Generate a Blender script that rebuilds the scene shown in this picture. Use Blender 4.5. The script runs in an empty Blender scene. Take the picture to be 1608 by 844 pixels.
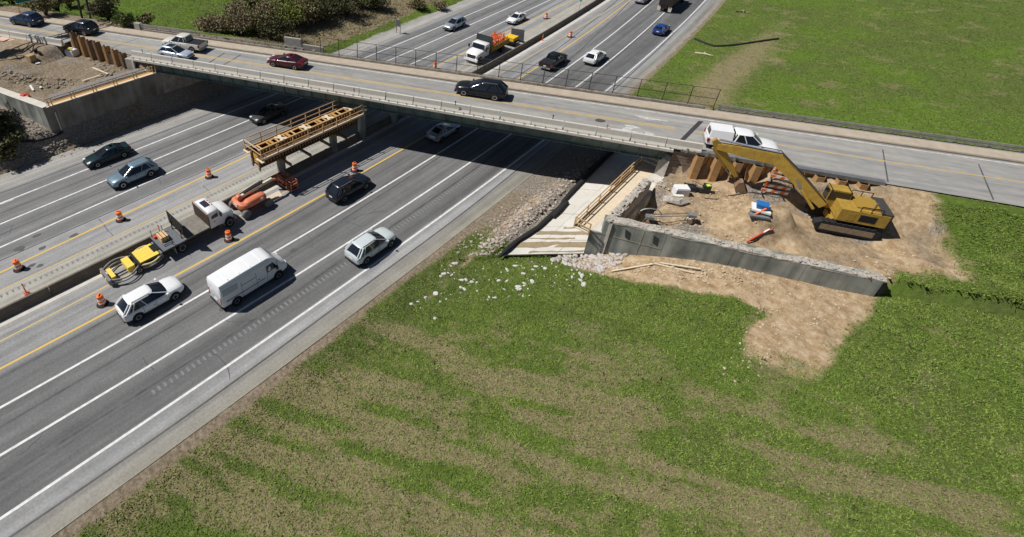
import bpy, bmesh, math, random
import numpy as np
from mathutils import Vector, Matrix, noise as mnoise

random.seed(7); rng = np.random.default_rng(7)
sc = bpy.context.scene
col = sc.collection

# ------------------------------------------------------------------ camera
PITCH, YAW, CAMH = math.radians(34.279), math.radians(-46.014), 32.834
FPX, PPX, PPY, FW, FH = 852.0, 599.5, 265.5, 1608.0, 844.0
cam_d = bpy.data.cameras.new('camera'); cam = bpy.data.objects.new('camera', cam_d); col.objects.link(cam)
cam.location = (0, 0, CAMH)
cam.rotation_euler = (math.pi/2 - PITCH, 0, -YAW)
cam_d.sensor_width = 36.0; cam_d.lens = FPX/FW*36.0
cam_d.shift_x = (FW/2 - PPX)/FW; cam_d.shift_y = (PPY - FH/2)/FW
cam_d.clip_end = 6000
sc.camera = cam

# ------------------------------------------------------------------ sky, sun, exposure
SUN_EL = math.radians(53.9)
LD = Vector((0.727*math.cos(SUN_EL), 0.686*math.cos(SUN_EL), -math.sin(SUN_EL))).normalized()   # the way light travels
world = bpy.data.worlds.new('World'); sc.world = world; world.use_nodes = True
wn = world.node_tree.nodes; wl = world.node_tree.links
bg = wn['Background']; sky = wn.new('ShaderNodeTexSky'); sky.sky_type = 'NISHITA'; sky.sun_disc = False
sky.sun_elevation = SUN_EL; sky.sun_rotation = math.atan2(-0.727, -0.686); sky.altitude = 200; sky.air_density = 0.65; sky.dust_density = 0.3
wl.new(sky.outputs[0], bg.inputs[0]); bg.inputs[1].default_value = 0.05
sun_d = bpy.data.lights.new('sun', 'SUN'); sun_d.energy = 5.0; sun_d.angle = math.radians(0.5); sun_d.color = (1, 0.965, 0.915)
sun = bpy.data.objects.new('sun', sun_d); col.objects.link(sun)
sun.rotation_euler = LD.to_track_quat('-Z', 'Y').to_euler(); sun.location = (-60, -60, 90)
sc.view_settings.view_transform = 'Standard'; sc.view_settings.look = 'None'
sc.view_settings.exposure = -0.08; sc.view_settings.gamma = 1.0

# ------------------------------------------------------------------ survey: a pixel of the photograph on a level plane z, in metres
_fw = Vector((math.sin(YAW)*math.cos(PITCH), math.cos(YAW)*math.cos(PITCH), -math.sin(PITCH)))
_rt = Vector((math.cos(YAW), -math.sin(YAW), 0)); _up = _rt.cross(_fw)
def at(u, v, z=0.0):
    d = _rt*((u-PPX)/FPX) - _up*((v-PPY)/FPX) + _fw
    return Vector((0, 0, CAMH)) + d*((z-CAMH)/d.z)
BA = math.atan(0.485); EX = Vector((math.cos(BA), math.sin(BA), 0)); NX = Vector((-math.sin(BA), math.cos(BA), 0))
def S(s, t, z=0.0): return EX*s + NX*t + Vector((0, 0, z))       # along / across the overpass
DECK = 6.35

# ------------------------------------------------------------------ materials
MATS = {}
def mat(name, c, rough=0.8, metal=0.0, var=0.0, scale=6.0, c2=None, bump=0.0, bscale=40.0, coat=0.0, detail=5.0, emit=None, spec=0.4, fine=0.0):
    if name in MATS: return MATS[name]
    m = bpy.data.materials.new(name); m.use_nodes = True; nt = m.node_tree; N = nt.nodes; K = nt.links
    b = N['Principled BSDF']; b.inputs['Roughness'].default_value = rough; b.inputs['Metallic'].default_value = metal
    b.inputs['Specular IOR Level'].default_value = spec
    if coat: b.inputs['Coat Weight'].default_value = coat; b.inputs['Coat Roughness'].default_value = 0.08
    c = tuple(c) + (1,)
    if var or c2:
        tc = N.new('ShaderNodeTexCoord'); nz = N.new('ShaderNodeTexNoise'); nz.inputs['Scale'].default_value = scale; nz.inputs['Detail'].default_value = detail
        nz.inputs['Roughness'].default_value = 0.65
        K.new(tc.outputs['Object'], nz.inputs['Vector'])
        rp = N.new('ShaderNodeValToRGB'); rp.color_ramp.elements[0].position = 0.3; rp.color_ramp.elements[1].position = 0.7
        if c2: a, bb = c, tuple(c2) + (1,)
        else: a = tuple(x*(1-var) for x in c[:3]) + (1,); bb = tuple(min(1, x*(1+var)) for x in c[:3]) + (1,)
        rp.color_ramp.elements[0].color = a; rp.color_ramp.elements[1].color = bb
        K.new(nz.outputs['Fac'], rp.inputs['Fac']); K.new(rp.outputs[0], b.inputs['Base Color'])
    else: b.inputs['Base Color'].default_value = c
    if bump:
        tc2 = N.new('ShaderNodeTexCoord'); n2 = N.new('ShaderNodeTexNoise'); n2.inputs['Scale'].default_value = bscale; n2.inputs['Detail'].default_value = 4
        K.new(tc2.outputs['Object'], n2.inputs['Vector'])
        bp = N.new('ShaderNodeBump'); bp.inputs['Strength'].default_value = bump; bp.inputs['Distance'].default_value = 0.05
        K.new(n2.outputs['Fac'], bp.inputs['Height']); K.new(bp.outputs[0], b.inputs['Normal'])
    if emit: b.inputs['Emission Color'].default_value = tuple(emit)+(1,); b.inputs['Emission Strength'].default_value = 1
    MATS[name] = m; return m

conc = mat('concrete', (0.42, 0.40, 0.36), 0.9, var=0.22, scale=1.3, bump=0.3, bscale=12)
conc_light = mat('concrete_light', (0.58, 0.55, 0.49), 0.9, var=0.12, scale=1.1, bump=0.2, bscale=14)
conc_wall = mat('concrete_wall', (0.27, 0.29, 0.27), 0.9, c2=(0.40, 0.41, 0.38), scale=0.7, bump=0.4, bscale=8)
conc_old = mat('concrete_old', (0.30, 0.28, 0.25), 0.95, c2=(0.45, 0.42, 0.37), scale=2.2, bump=0.5, bscale=10)
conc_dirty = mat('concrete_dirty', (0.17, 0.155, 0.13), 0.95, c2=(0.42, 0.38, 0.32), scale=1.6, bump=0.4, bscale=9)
broken = mat('broken_concrete', (0.27, 0.235, 0.195), 0.95, c2=(0.56, 0.52, 0.46), scale=4.5, bump=0.9, bscale=9)
paving_m = mat('slope_paving', (0.56, 0.54, 0.49), 0.9, c2=(0.68, 0.65, 0.59), scale=0.6, bump=0.15, bscale=14)
mud_m = mat('dried_mud', (0.26, 0.20, 0.12), 0.95, c2=(0.36, 0.29, 0.18), scale=3, bump=0.3)
walk_m = mat('sidewalk', (0.38, 0.32, 0.245), 0.9, c2=(0.48, 0.415, 0.33), scale=1.2, bump=0.2)
curb_m = mat('curb', (0.24, 0.20, 0.155), 0.9, c2=(0.36, 0.30, 0.24), scale=1.5)
steel_green = mat('green_steel', (0.065, 0.10, 0.082), 0.65, c2=(0.17, 0.21, 0.195), scale=0.8, metal=0.0)
white_paint = mat('road_white', (0.82, 0.82, 0.80), 0.7, c2=(0.52, 0.52, 0.51), scale=2.4, detail=9)
white_worn = mat('road_white_worn', (0.66, 0.65, 0.62), 0.8, c2=(0.34, 0.33, 0.31), scale=2.5)
yellow_paint = mat('road_yellow', (0.72, 0.46, 0.05), 0.7, c2=(0.62, 0.44, 0.14), scale=1.2)
yellow_old = mat('road_yellow_old', (0.58, 0.44, 0.17), 0.8, c2=(0.46, 0.38, 0.22), scale=1.5)
yellow_worn = mat('road_yellow_worn', (0.60, 0.40, 0.13), 0.8, c2=(0.42, 0.33, 0.2), scale=1.6)
tar_m = mat('tar_seal', (0.055, 0.057, 0.062), 0.75, c2=(0.12, 0.12, 0.125), scale=0.8)
ply = mat('plywood', (0.52, 0.30, 0.10), 0.8, c2=(0.40, 0.21, 0.07), scale=3)
lumber = mat('lumber', (0.62, 0.43, 0.22), 0.8, c2=(0.48, 0.31, 0.15), scale=4)
lumber_pale = mat('lumber_pale', (0.72, 0.62, 0.46), 0.8, c2=(0.6, 0.5, 0.36), scale=4)
form_brown = mat('form_steel_rust', (0.085, 0.042, 0.02), 0.8, c2=(0.16, 0.08, 0.035), scale=2.5)
form_dark = mat('form_inside', (0.05, 0.032, 0.022), 0.9)
rust = mat('sheet_pile_rust', (0.30, 0.17, 0.075), 0.85, c2=(0.44, 0.26, 0.11), scale=2.2, bump=0.2)
rust_dark = mat('sheet_pile_dark', (0.16, 0.10, 0.06), 0.85, c2=(0.26, 0.17, 0.10), scale=2.0)
steel_grey = mat('grey_steel', (0.30, 0.31, 0.32), 0.5, metal=0.6, var=0.2)
galv = mat('galvanised', (0.42, 0.42, 0.40), 0.55, metal=0.5, c2=(0.26, 0.25, 0.23), scale=2)
black_m = mat('black_rubber', (0.018, 0.018, 0.02), 0.85)
black_paint = mat('black_paint', (0.022, 0.022, 0.025), 0.45)
dark_m = mat('dark_under', (0.012, 0.012, 0.013), 0.9)
fence_m = mat('fence_dark', (0.045, 0.038, 0.034), 0.7)
glass_m = mat('car_glass', (0.012, 0.016, 0.022), 0.06, spec=0.8)
rim_m = mat('rim', (0.45, 0.45, 0.46), 0.35, metal=0.8)
head_m = mat('headlight', (0.75, 0.78, 0.8), 0.15, spec=0.8)
tail_m = mat('taillight', (0.32, 0.01, 0.012), 0.25)
orange_m = mat('drum_orange', (0.85, 0.17, 0.025), 0.5, var=0.08, scale=3)
refl_white = mat('drum_white', (0.80, 0.78, 0.74), 0.5, var=0.06)
lift_orange = mat('lift_orange', (0.60, 0.15, 0.065), 0.55, c2=(0.66, 0.24, 0.14), scale=2)
cat_yellow = mat('machine_yellow', (0.48, 0.30, 0.035), 0.6, c2=(0.30, 0.19, 0.05), scale=2.5)
att_yellow = mat('attenuator_yellow', (0.85, 0.62, 0.10), 0.55, var=0.06)
cream_m = mat('boom_cream', (0.66, 0.60, 0.46), 0.5)
truck_white = mat('truck_white', (0.80, 0.80, 0.80), 0.35, coat=0.3, var=0.03)
bed_steel = mat('bed_steel', (0.15, 0.135, 0.115), 0.8, c2=(0.26, 0.24, 0.205), scale=2.2)
tarp_tan = mat('tan_board', (0.62, 0.52, 0.40), 0.9, var=0.08)
sign_green = mat('sign_green', (0.0, 0.16, 0.11), 0.5)
red_m = mat('red_plastic', (0.60, 0.07, 0.035), 0.6)
blue_m = mat('blue_plastic', (0.02, 0.16, 0.45), 0.5)
pale_blue = mat('pale_blue_panel', (0.42, 0.58, 0.66), 0.6)
lime_m = mat('lime_fabric', (0.55, 0.75, 0.08), 0.7)
twig_m = mat('twig', (0.16, 0.125, 0.09), 0.95, var=0.3)
bark_m = mat('bark', (0.075, 0.055, 0.04), 0.95, var=0.3)
rock_m = mat('rock_white', (0.44, 0.425, 0.39), 0.9, c2=(0.70, 0.69, 0.66), scale=5)
rubble_m = mat('rubble_grey', (0.22, 0.18, 0.14), 0.95, c2=(0.50, 0.45, 0.39), scale=1.6)
rubble_dk = mat('rubble_dark', (0.12, 0.10, 0.08), 0.95, c2=(0.40, 0.36, 0.31), scale=1.3)
sock_m = mat('black_sock', (0.022, 0.022, 0.023), 0.9, bump=0.6, bscale=10)

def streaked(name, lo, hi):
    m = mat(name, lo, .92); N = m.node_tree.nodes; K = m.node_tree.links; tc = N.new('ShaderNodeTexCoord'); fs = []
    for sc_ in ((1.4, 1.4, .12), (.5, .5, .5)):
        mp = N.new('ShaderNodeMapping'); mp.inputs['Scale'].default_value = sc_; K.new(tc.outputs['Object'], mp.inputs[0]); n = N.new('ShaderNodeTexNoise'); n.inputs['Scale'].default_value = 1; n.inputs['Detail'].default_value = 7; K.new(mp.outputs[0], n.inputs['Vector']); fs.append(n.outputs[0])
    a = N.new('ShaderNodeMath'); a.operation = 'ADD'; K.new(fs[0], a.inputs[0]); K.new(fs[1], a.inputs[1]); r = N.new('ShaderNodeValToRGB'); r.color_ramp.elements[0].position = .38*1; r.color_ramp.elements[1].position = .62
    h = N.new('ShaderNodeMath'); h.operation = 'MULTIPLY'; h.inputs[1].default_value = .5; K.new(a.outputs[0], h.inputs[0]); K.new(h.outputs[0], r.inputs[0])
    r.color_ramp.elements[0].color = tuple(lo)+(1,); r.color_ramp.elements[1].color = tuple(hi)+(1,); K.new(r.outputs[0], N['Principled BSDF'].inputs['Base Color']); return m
wall_stain_shade = streaked('concrete_stained_shaded', (.13, .115, .095), (.27, .25, .22)); conc_wall = streaked('concrete_wall_streaked', (.15, .165, .15), (.42, .43, .39))
# ------------------------------------------------------------------ mesh helpers
RM = {}
class MB:
    def __init__(s): s.v = []; s.f = []
    def add(s, vs, fs):
        o = len(s.v); s.v += [tuple(x) for x in vs]; s.f += [tuple(i+o for i in f) for f in fs]; return s
    def box(s, c, d, rz=0.0, M=None):
        x, y, z = d[0]/2, d[1]/2, d[2]/2
        R = M if M is not None else Matrix.Rotation(rz, 3, 'Z'); c = Vector(c)
        vs = [c + R @ Vector(p) for p in ((-x,-y,-z),(x,-y,-z),(x,y,-z),(-x,y,-z),(-x,-y,z),(x,-y,z),(x,y,z),(-x,y,z))]
        return s.add(vs, [(0,3,2,1),(4,5,6,7),(0,1,5,4),(1,2,6,5),(2,3,7,6),(3,0,4,7)])
    def beam(s, p, q, w, h, up=(0,0,1)):
        p, q = Vector(p), Vector(q); d = (q-p); L = d.length
        if L < 1e-6: return s
        d /= L; u = Vector(up)
        if abs(d.dot(u)) > 0.98: u = Vector((1,0,0))
        r = d.cross(u).normalized(); u = r.cross(d)
        return s.box((p+q)/2, (L, w, h), M=Matrix((d, r, u)).transposed())
    def cyl(s, p, q, r0, r1=None, n=10):
        p, q = Vector(p), Vector(q); r1 = r0 if r1 is None else r1
        d = (q-p).normalized(); u = Vector((0,0,1)) if abs(d.z) < 0.95 else Vector((1,0,0))
        a = d.cross(u).normalized(); b = d.cross(a)
        vs = []
        for c, r in ((p, r0), (q, r1)):
            for i in range(n):
                t = 2*math.pi*i/n; vs.append(c + a*(r*math.cos(t)) + b*(r*math.sin(t)))
        fs = [(i, (i+1) % n, n+(i+1) % n, n+i) for i in range(n)] + [tuple(range(n))[::-1], tuple(range(n, 2*n))]
        return s.add(vs, fs)
    def tube(s, pts, r, n=6):
        pts = [Vector(p) for p in pts]; rings = []
        for i, p in enumerate(pts):
            d = (pts[min(i+1, len(pts)-1)] - pts[max(i-1, 0)]).normalized()
            u = Vector((0,0,1)) if abs(d.z) < 0.95 else Vector((1,0,0)); a = d.cross(u).normalized(); b = d.cross(a)
            rr = r[i] if isinstance(r, (list, tuple)) else r
            rings.append([p + a*(rr*math.cos(2*math.pi*k/n)) + b*(rr*math.sin(2*math.pi*k/n)) for k in range(n)])
        return s.loft(rings)
    def loft(s, rings, cap=True):
        n = len(rings[0]); vs = [p for r in rings for p in r]; fs = []
        for i in range(len(rings)-1):
            for k in range(n): fs.append((i*n+k, i*n+(k+1) % n, (i+1)*n+(k+1) % n, (i+1)*n+k))
        if cap: fs += [tuple(range(n))[::-1], tuple(range((len(rings)-1)*n, len(rings)*n))]
        return s.add(vs, fs)
    def prism(s, pts, vec):
        n = len(pts); vec = Vector(vec); a = [Vector(p) for p in pts]; b = [p+vec for p in a]
        return s.add(a+b, [tuple(range(n))[::-1], tuple(range(n, 2*n))] + [(i, (i+1) % n, n+(i+1) % n, n+i) for i in range(n)])
    def quad(s, a, b, c, d): return s.add([a, b, c, d], [(0, 1, 2, 3)])
    def lathe(s, prof, c, n=16, axis='z'):
        c = Vector(c); rings = []
        for r, z in prof:
            ring = []
            for k in range(n):
                t = 2*math.pi*k/n
                ring.append(c + (Vector((r*math.cos(t), r*math.sin(t), z)) if axis == 'z' else Vector((r*math.cos(t), z, r*math.sin(t)))))
            rings.append(ring)
        return s.loft(rings)
    def strip(s, L_, R_):
        n = len(L_); vs = list(L_)+list(R_)
        return s.add(vs, [(i, n+i, n+i+1, i+1) for i in range(n-1)])
    def stone(s, c, r, seed, flat=0.7):
        rd = random.Random(seed); c = Vector(c); n = 6; vs = []
        for zz, rr in ((-0.5, 0.75), (0.1, 1.0), (0.6, 0.6)):
            for k in range(n):
                t = 2*math.pi*(k+rd.uniform(-.25, .25))/n; q = rr*rd.uniform(0.7, 1.15)
                vs.append(c + Vector((r[0]*q*math.cos(t), r[1]*q*math.sin(t), r[2]*(zz+rd.uniform(-.12, .12)))))
        fs = [(i*n+k, i*n+(k+1) % n, (i+1)*n+(k+1) % n, (i+1)*n+k) for i in range(2) for k in range(n)] + [tuple(range(n))[::-1], tuple(range(2*n, 3*n))]
        return s.add(vs, fs)
    def mesh(s, name, m, smooth=False, M=None):
        me = bpy.data.meshes.new(name)
        vs = s.v if M is None else [tuple(M @ Vector(p)) for p in s.v]
        me.from_pydata(vs, [], s.f)
        if m: me.materials.append(m)
        bm = bmesh.new(); bm.from_mesh(me); bmesh.ops.recalc_face_normals(bm, faces=bm.faces)
        if smooth:
            for f in bm.faces: f.smooth = True
            for e in bm.edges:
                if len(e.link_faces) == 2 and e.calc_face_angle(0) > math.radians(smooth if smooth > 1 else 42): e.smooth = False
        bm.to_mesh(me); bm.free(); return me
    def build(s, name, m, parent=None, smooth=False, world=False, rootname=None):
        M = None
        if parent is not None and world: M = RM[parent.name].inverted()
        o = bpy.data.objects.new(name, s.mesh(name, m, smooth, M)); col.objects.link(o)
        if parent is not None:
            o.parent = parent; RM[o.name] = RM[parent.name]
        else: RM[o.name] = Matrix.Identity(4)
        return o
def tag(o, label=None, cat=None, group=None, kind=None):
    if label: o['label'] = label
    if cat: o['category'] = cat
    if group: o['group'] = group
    if kind: o['kind'] = kind
    return o
def thing(name, label, cat, loc=(0,0,0), rz=0.0, group=None):
    o = bpy.data.objects.new(name, None); col.objects.link(o); o.empty_display_size = 0.3
    o.location = loc; o.rotation_euler = (0, 0, rz); RM[o.name] = Matrix.Translation(Vector(loc)) @ Matrix.Rotation(rz, 4, 'Z')
    return tag(o, label, cat, group)
def inst(name, me, parent, loc=(0,0,0), rz=0.0):
    o = bpy.data.objects.new(name, me); col.objects.link(o); o.parent = parent; o.location = loc; o.rotation_euler = (0, 0, rz)
    RM[o.name] = RM[parent.name] @ Matrix.Translation(Vector(loc)) @ Matrix.Rotation(rz, 4, 'Z'); return o
def copy_tree(o, loc, rz, label=None, parent=None):
    c = o.copy(); col.objects.link(c)
    if parent is None:
        c.location = loc; c.rotation_euler = (0, 0, rz)
        if label: c['label'] = label
    else: c.parent = parent
    for ch in list(o.children): copy_tree(ch, None, None, None, c)
    return c

# ------------------------------------------------------------------ terrain
def _vn(x, y, seed):
    xi = np.floor(x).astype(np.int64); yi = np.floor(y).astype(np.int64); fx = x-xi; fy = y-yi
    fx = fx*fx*(3-2*fx); fy = fy*fy*(3-2*fy)
    def h(a, b):
        n = (a*374761393 + b*668265263 + seed*974711) & 0xFFFFFFFF
        n = ((n ^ (n >> 13))*1274126177) & 0xFFFFFFFF
        return ((n ^ (n >> 16)) & 0xFFFF)/65535.0
    return (h(xi, yi)*(1-fx)+h(xi+1, yi)*fx)*(1-fy) + (h(xi, yi+1)*(1-fx)+h(xi+1, yi+1)*fx)*fy
def fbm(x, y, sc_, seed=1, octv=4):
    r = 0; a = 0.5; t = 0
    for o in range(octv):
        r = r + a*_vn(x/sc_*(2**o)+17.3*o, y/sc_*(2**o)-9.1*o, seed+o); t += a; a *= 0.55
    return r/t
def sm(a, b, x):
    t = np.clip((x-a)/(b-a), 0, 1); return t*t*(3-2*t)
LWY = lambda x: 9.95 + 0.315*(x+63.55)          # line of the left wing wall
PILE_T = lambda s: 50.6 - (s+61.5)*(1.6/10.5)    # line of the left sheet piles
CURV = -0.00114
def cshift(y):
    y = np.asarray(y, float); yc = np.clip(y, -20, 160)
    return CURV*yc*yc/2 + CURV*yc*(y-yc)
WING_Y = lambda x: 36.45 + 0.485*(x+12.77)        # line of the right wing wall
def height(x, y, rough=True):
    x = np.asarray(x, float); y = np.asarray(y, float)
    s = x*EX.x + y*EX.y; t = x*NX.x + y*NX.y
    xl = x - cshift(y)
    n1 = fbm(x, y, 9.0, 3); n2 = fbm(x, y, 1.6, 11)
    z = np.full(x.shape, -0.06)
    # ---- left of the highway
    d = -61.8 - xl
    behind = y > LWY(x)+0.55
    zA = np.minimum(1.15*d, 2.3) + 0.10*np.maximum(0, d-2.0); zA = np.minimum(zA, 4.4 + 0.02*d)
    field = np.minimum(0.13*np.maximum(d, 0), 3.0) + 0.6*(n1-.5)
    emb = np.maximum(DECK-0.06 - 0.42*np.maximum(0, t-58.9), 0)
    zfar = np.maximum(np.minimum(emb, 0.62*np.maximum(d, 0)), field)
    plat = 4.75 + 0.5*sm(-58, -66, s) + 0.75*sm(-62, -70, s)
    plat = plat + .55*(fbm(x, y, 2.6, 83)-.5) + .35*(fbm(x, y, .8, 87, 3)-.5)
    plat = plat + (6.25-plat)*sm(45.0, 48.2, t)*sm(-61.6, -64.0, s)
    zl = np.where(t > 58.9, zfar, zA)
    zl = np.where((t <= 58.9) & (t > 48.6), np.where(x < -64.9, DECK-0.06, np.minimum(1.1*d, 2.4)), zl)
    zl = np.where((t <= 48.6) & behind & (x < -64.15), plat, zl)
    zl = np.where((s > -62.6) & (s < -50.5) & (t > 46) & (t < PILE_T(s)+.15) & (x < -64.15), np.minimum(plat, 4.85), zl)
    z = np.where(d > 0, zl, z)
    # ---- right of the highway
    e = xl + 22.0
    zr = 4.4*(1-np.exp(-0.17*np.maximum(0, e-5.0)/4.4)) - 0.12*np.exp(-((e-3.4)/1.3)**2) - 0.04
    wy = WING_Y(x)
    mound_front = 0.75*np.exp(-(((s-13.5)/6.5)**2)) * np.exp(-(((wy-y)-0.2)/2.6)**2) * (y < wy+1.2)
    rag = sm(38.5, 41, y - .35*(x+2))*0 + np.clip((y-33)/5, 0, 1)*(x > -11)*sm(wy-.3, wy-1.2, y)
    zr = zr + rag*(.45*(n2-.5) + .25*(fbm(x, y, .8, 93, 3)-.5))
    zr = zr + mound_front - 0.35*np.exp(-(((s-4.6)/2.0)**2))*np.exp(-(((wy-y))/2.0)**2)
    n3 = fbm(x, y, .9, 19, 3); site = 3.9 + 0.5*(n2-.5) + 0.3*(n3-.5) + 1.9*sm(0, 1, 1.3*np.exp(-(((s-17.4)/2.2)**2 + ((t-42.5)/1.5)**2)))*(1+.25*(n3-.5)) + 0.9*np.exp(-(((s-16.6)/1.2)**2 + ((t-47.9)/.8)**2)) + 1.75*sm(17.2, 19.2, s)*sm(46.4, 48.2, t)
    site = site - 2.2*sm(-9.6, -10.6, x)*sm(45.3, 44.6, y)
    site = site + 0.5*sm(24, 34, s)
    in_site = (x > -11.4) & (y > wy+0.85) & (t < 49.0) & (s < 34)
    side = np.maximum(0, DECK-0.06 - 0.5*np.maximum(0, 48.4-t))
    emb2 = np.maximum(DECK-0.06 - 0.42*np.maximum(0, t-58.9), 0)
    zf = np.minimum(0.07*np.maximum(0, e), 3.2) + 0.8*(n1-.5)*sm(2, 8, e)
    pav_zone = (x < -12.1) & (t > 33.0) & (y > 31.0 + 1.03*(x+17.7))
    zR = np.where(pav_zone, np.where(e < 4.2, np.minimum(.05*e, .16)-.04, -.15), zr)
    zR = np.where(t > 58.9, np.where(x < -13.0, np.minimum(zf, np.maximum(emb2*0+1.2, 0)), np.maximum(emb2, zf)), zR)
    zR = np.where(in_site, site, zR)
    zR = np.where((s > 26) & (t < 49) & (y > wy-14), np.maximum(zR, np.minimum(side, 6.2)), zR)
    zR = np.where((t >= 49.0) & (t <= 58.9) & (x > -11.3), DECK-0.06, zR)
    z = np.where(e > 0, zR, z)
    if rough:
        amp = np.where((d > 0.2), 0.35, np.where(e > 0.3, 0.16, 0.0))
        amp = np.where(in_site, 0.30, amp)
        amp = np.where((t > 48.7) & (t < 58.8) & ((x < -64.9) | (x > -11.3)), 0.0, amp); amp = np.where(pav_zone & (e > 4.0), 0.0, amp)
        amp = np.where((d > 0) & (t <= 48.6) & behind, 0.42, amp)
        z = z + amp*(n2-0.5)*np.minimum(1, np.maximum(d, e)/1.2)
        z = np.where((d > 0) | (e > 0), z, -0.06)
    return z
def hz(x, y): return float(height(np.array([x]), np.array([y]))[0])

def axis(a, b, step, far):
    core = np.arange(a, b+1e-6, step); out = []; v = b; st = step*3
    while v < far: v += st; st *= 1.5; out.append(v)
    lo = []; v = a; st = step*3
    while v > -far: v -= st; st *= 1.5; lo.append(v)
    return np.array(lo[::-1] + list(core) + out)
def grid_mesh(name, xs, ys, zfun):
    X, Y = np.meshgrid(xs, ys); Z = zfun(X, Y); nx, ny = len(xs), len(ys)
    me = bpy.data.meshes.new(name); n = nx*ny
    me.vertices.add(n); me.vertices.foreach_set('co', np.stack([X.ravel(), Y.ravel(), Z.ravel()], 1).ravel())
    i = np.arange((nx-1)*(ny-1)); r = i//(nx-1); c = i % (nx-1); a = r*nx+c
    q = np.stack([a, a+1, a+nx+1, a+nx], 1).astype(np.int32)
    me.loops.add(q.size); me.loops.foreach_set('vertex_index', q.ravel())
    me.polygons.add(len(q)); me.polygons.foreach_set('loop_start', np.arange(0, q.size, 4, dtype=np.int32)); me.polygons.foreach_set('loop_total', np.full(len(q), 4, dtype=np.int32))
    me.polygons.foreach_set('use_smooth', np.ones(len(q), bool)); me.update(); me.validate()
    return me, X.ravel(), Y.ravel(), Z.ravel()
gme, GX, GY, GZ = grid_mesh('ground', axis(-136, 34, 0.45, 2500), axis(-16, 176, 0.45, 2500), height)
def zones(x, y):
    """material cover: grass, sand (bright tan), grey gravel, dry straw; the rest is brown dirt"""
    s = x*EX.x + y*EX.y; t = x*NX.x + y*NX.y; xl = x-cshift(y); d = -61.8-xl; e = xl+22.0
    w = (fbm(x, y, 5.0, 21)-.5)*3.0; wy = WING_Y(x); w2 = fbm(x, y, 2.2, 31)
    grass = np.zeros(x.shape); sand = np.zeros(x.shape); grey = np.zeros(x.shape); straw = np.zeros(x.shape)
    near = (e > 0) & (t < 49)
    w3 = (fbm(x, y, 1.3, 47)-.5)*2.2; lim = np.interp(x, [-22, -17.6, -14.7, -11.3, -9.5, -7.7, -5.5, -3.8, -1.9, .3, 40], [31.5, 31.6, 33.6, 33.9, 34.7, 35.2, 36.6, 37.1, 38.0, 38.0, 38.0]) + 0.25*w + .35*w3        # far limit of the lawn
    g = sm(.9, 1.7, e + .4*w)*sm(lim+.5, lim-.5, y)
    trk = x - 0.25*(y-30) + w*.5
    trk = x - .12*(y-34) + w3*.6 + .4*w; track = sm(-.5, .4, trk)*sm(5.5, 3.5, trk)*sm(31.0, 36.0, y + w + 1.8*w3)                                         # dirt haul track on the right
    g = g*(1-track); g = np.maximum(g, sm(3.2, 5.2, trk)*sm(wy-1.2, wy-3.2, y+.7*w+.5*w3)); g = np.maximum(g*1.0, sm(36.0, 31.0, y + w + 1.8*w3)*sm(.9, 1.7, e)); g = np.maximum(g, sm(29, 32, s+w+w3)); g = np.maximum(g, sm(4.6, 6.4, x+.5*w+w3)*sm(wy+3.5, wy+1.0, y+w3))
    g = g*(1-.9*np.exp(-((e-3.1-.3*w)/.35)**2)*sm(21.5, 24, y)*sm(.35, .5, fbm(x, y, 1.7, 71)))
    grass = np.where(near, g, grass)
    ws = fbm(s*.16, t*1.0, 1.0, 95); straw = np.where(near, sm(24.4, 22.4, y - 0.42*(x+12) + 1.5*w)*(.12 + .75*sm(.46, .62, ws)) + 0.35*sm(.60, .72, w2), straw)
    sand = np.where(near & (grass < .5), 0.75*sm(-15, -12.5, x), sand)
    dit = near & (e < 5.0) & (y > 26 - .0*x) & (grass < .5)
    grey = np.where(dit, 0.45*sm(2.5, 4.4, e)*(0.5+w2) + .25*w2, grey)
    sand = np.where(dit, 0.95*np.exp(-((e-2.9-.22*w)/0.42)**2), sand)
    ins = (x > -11.4) & (y > wy) & (t < 49) & (s < 31); sand = np.where(ins, 0.50+1.3*(w2-.45), sand); grey = np.where(ins, 0.5*sm(.58, .68, fbm(x, y, 3.2, 77)), grey)
    la = (d > 0) & (t <= 48.8) & (y <= LWY(x)+.55); grey = np.where(la, 0.5*(.5+w2), grey); grass = np.where(la, sm(.52, .62, fbm(x, y, 3.0, 41))*sm(9, 5, y), grass); sand = np.where(la, .9*np.exp(-((d-.7)/.6)**2)*sm(16, 12, y), sand)
    lb = (d > 0) & (t <= 48.8) & (y > LWY(x)+.55); sand = np.where(lb, 0.22*sm(-60, -68, s) + .25*(w2-.4), sand); grey = np.where(lb, 0.45*sm(.5, .62, fbm(x, y, 4.0, 55)), grey)
    lf = (d > 0) & (t > 58.9)
    sz = (d >= 2.4+.6*w) & (d <= 24+1.5*w) & (s > -48 + .8*w)
    grass = np.where(lf, np.where(sz, .3, 1.0), grass); straw = np.where(lf, np.where(sz, 0.75*(.5+w2), 0.10), straw)
    rf = (e > 0) & (t > 58.9)
    grass = np.where(rf, sm(.5, 1.3, e), grass); pth = np.exp(-((e - 8.5 - 0.06*(y-70) - .8*w)/2.6)**2)*sm(125, 85, y)
    straw = np.where(rf, 0.05 + 0.3*sm(.55, .75, w2) + .6*pth, straw); grass = np.where(rf, grass*(1-.6*pth), grass)
    rd = (t > 58.9) & (t < 61.5); grass = np.where(rd, grass*sm(59.2, 60.2, t+.3*w), grass)
    un = (t > 46) & (t <= 58.9) & (x > -64.9) & (x < -11.3); grey = np.where(un, .45, grey); grass = np.where(un, 0, grass)
    far = (x > 34) | (y > 176) | (x < -136); grass = np.where(far, .9, grass)
    lush = np.where(lf, 1.0, np.where(near, 0.25+0.45*sm(-21, -15, x), np.where(rf, .55+.4*sm(.45, .65, fbm(x, y, 8, 61)), .3)))
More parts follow.
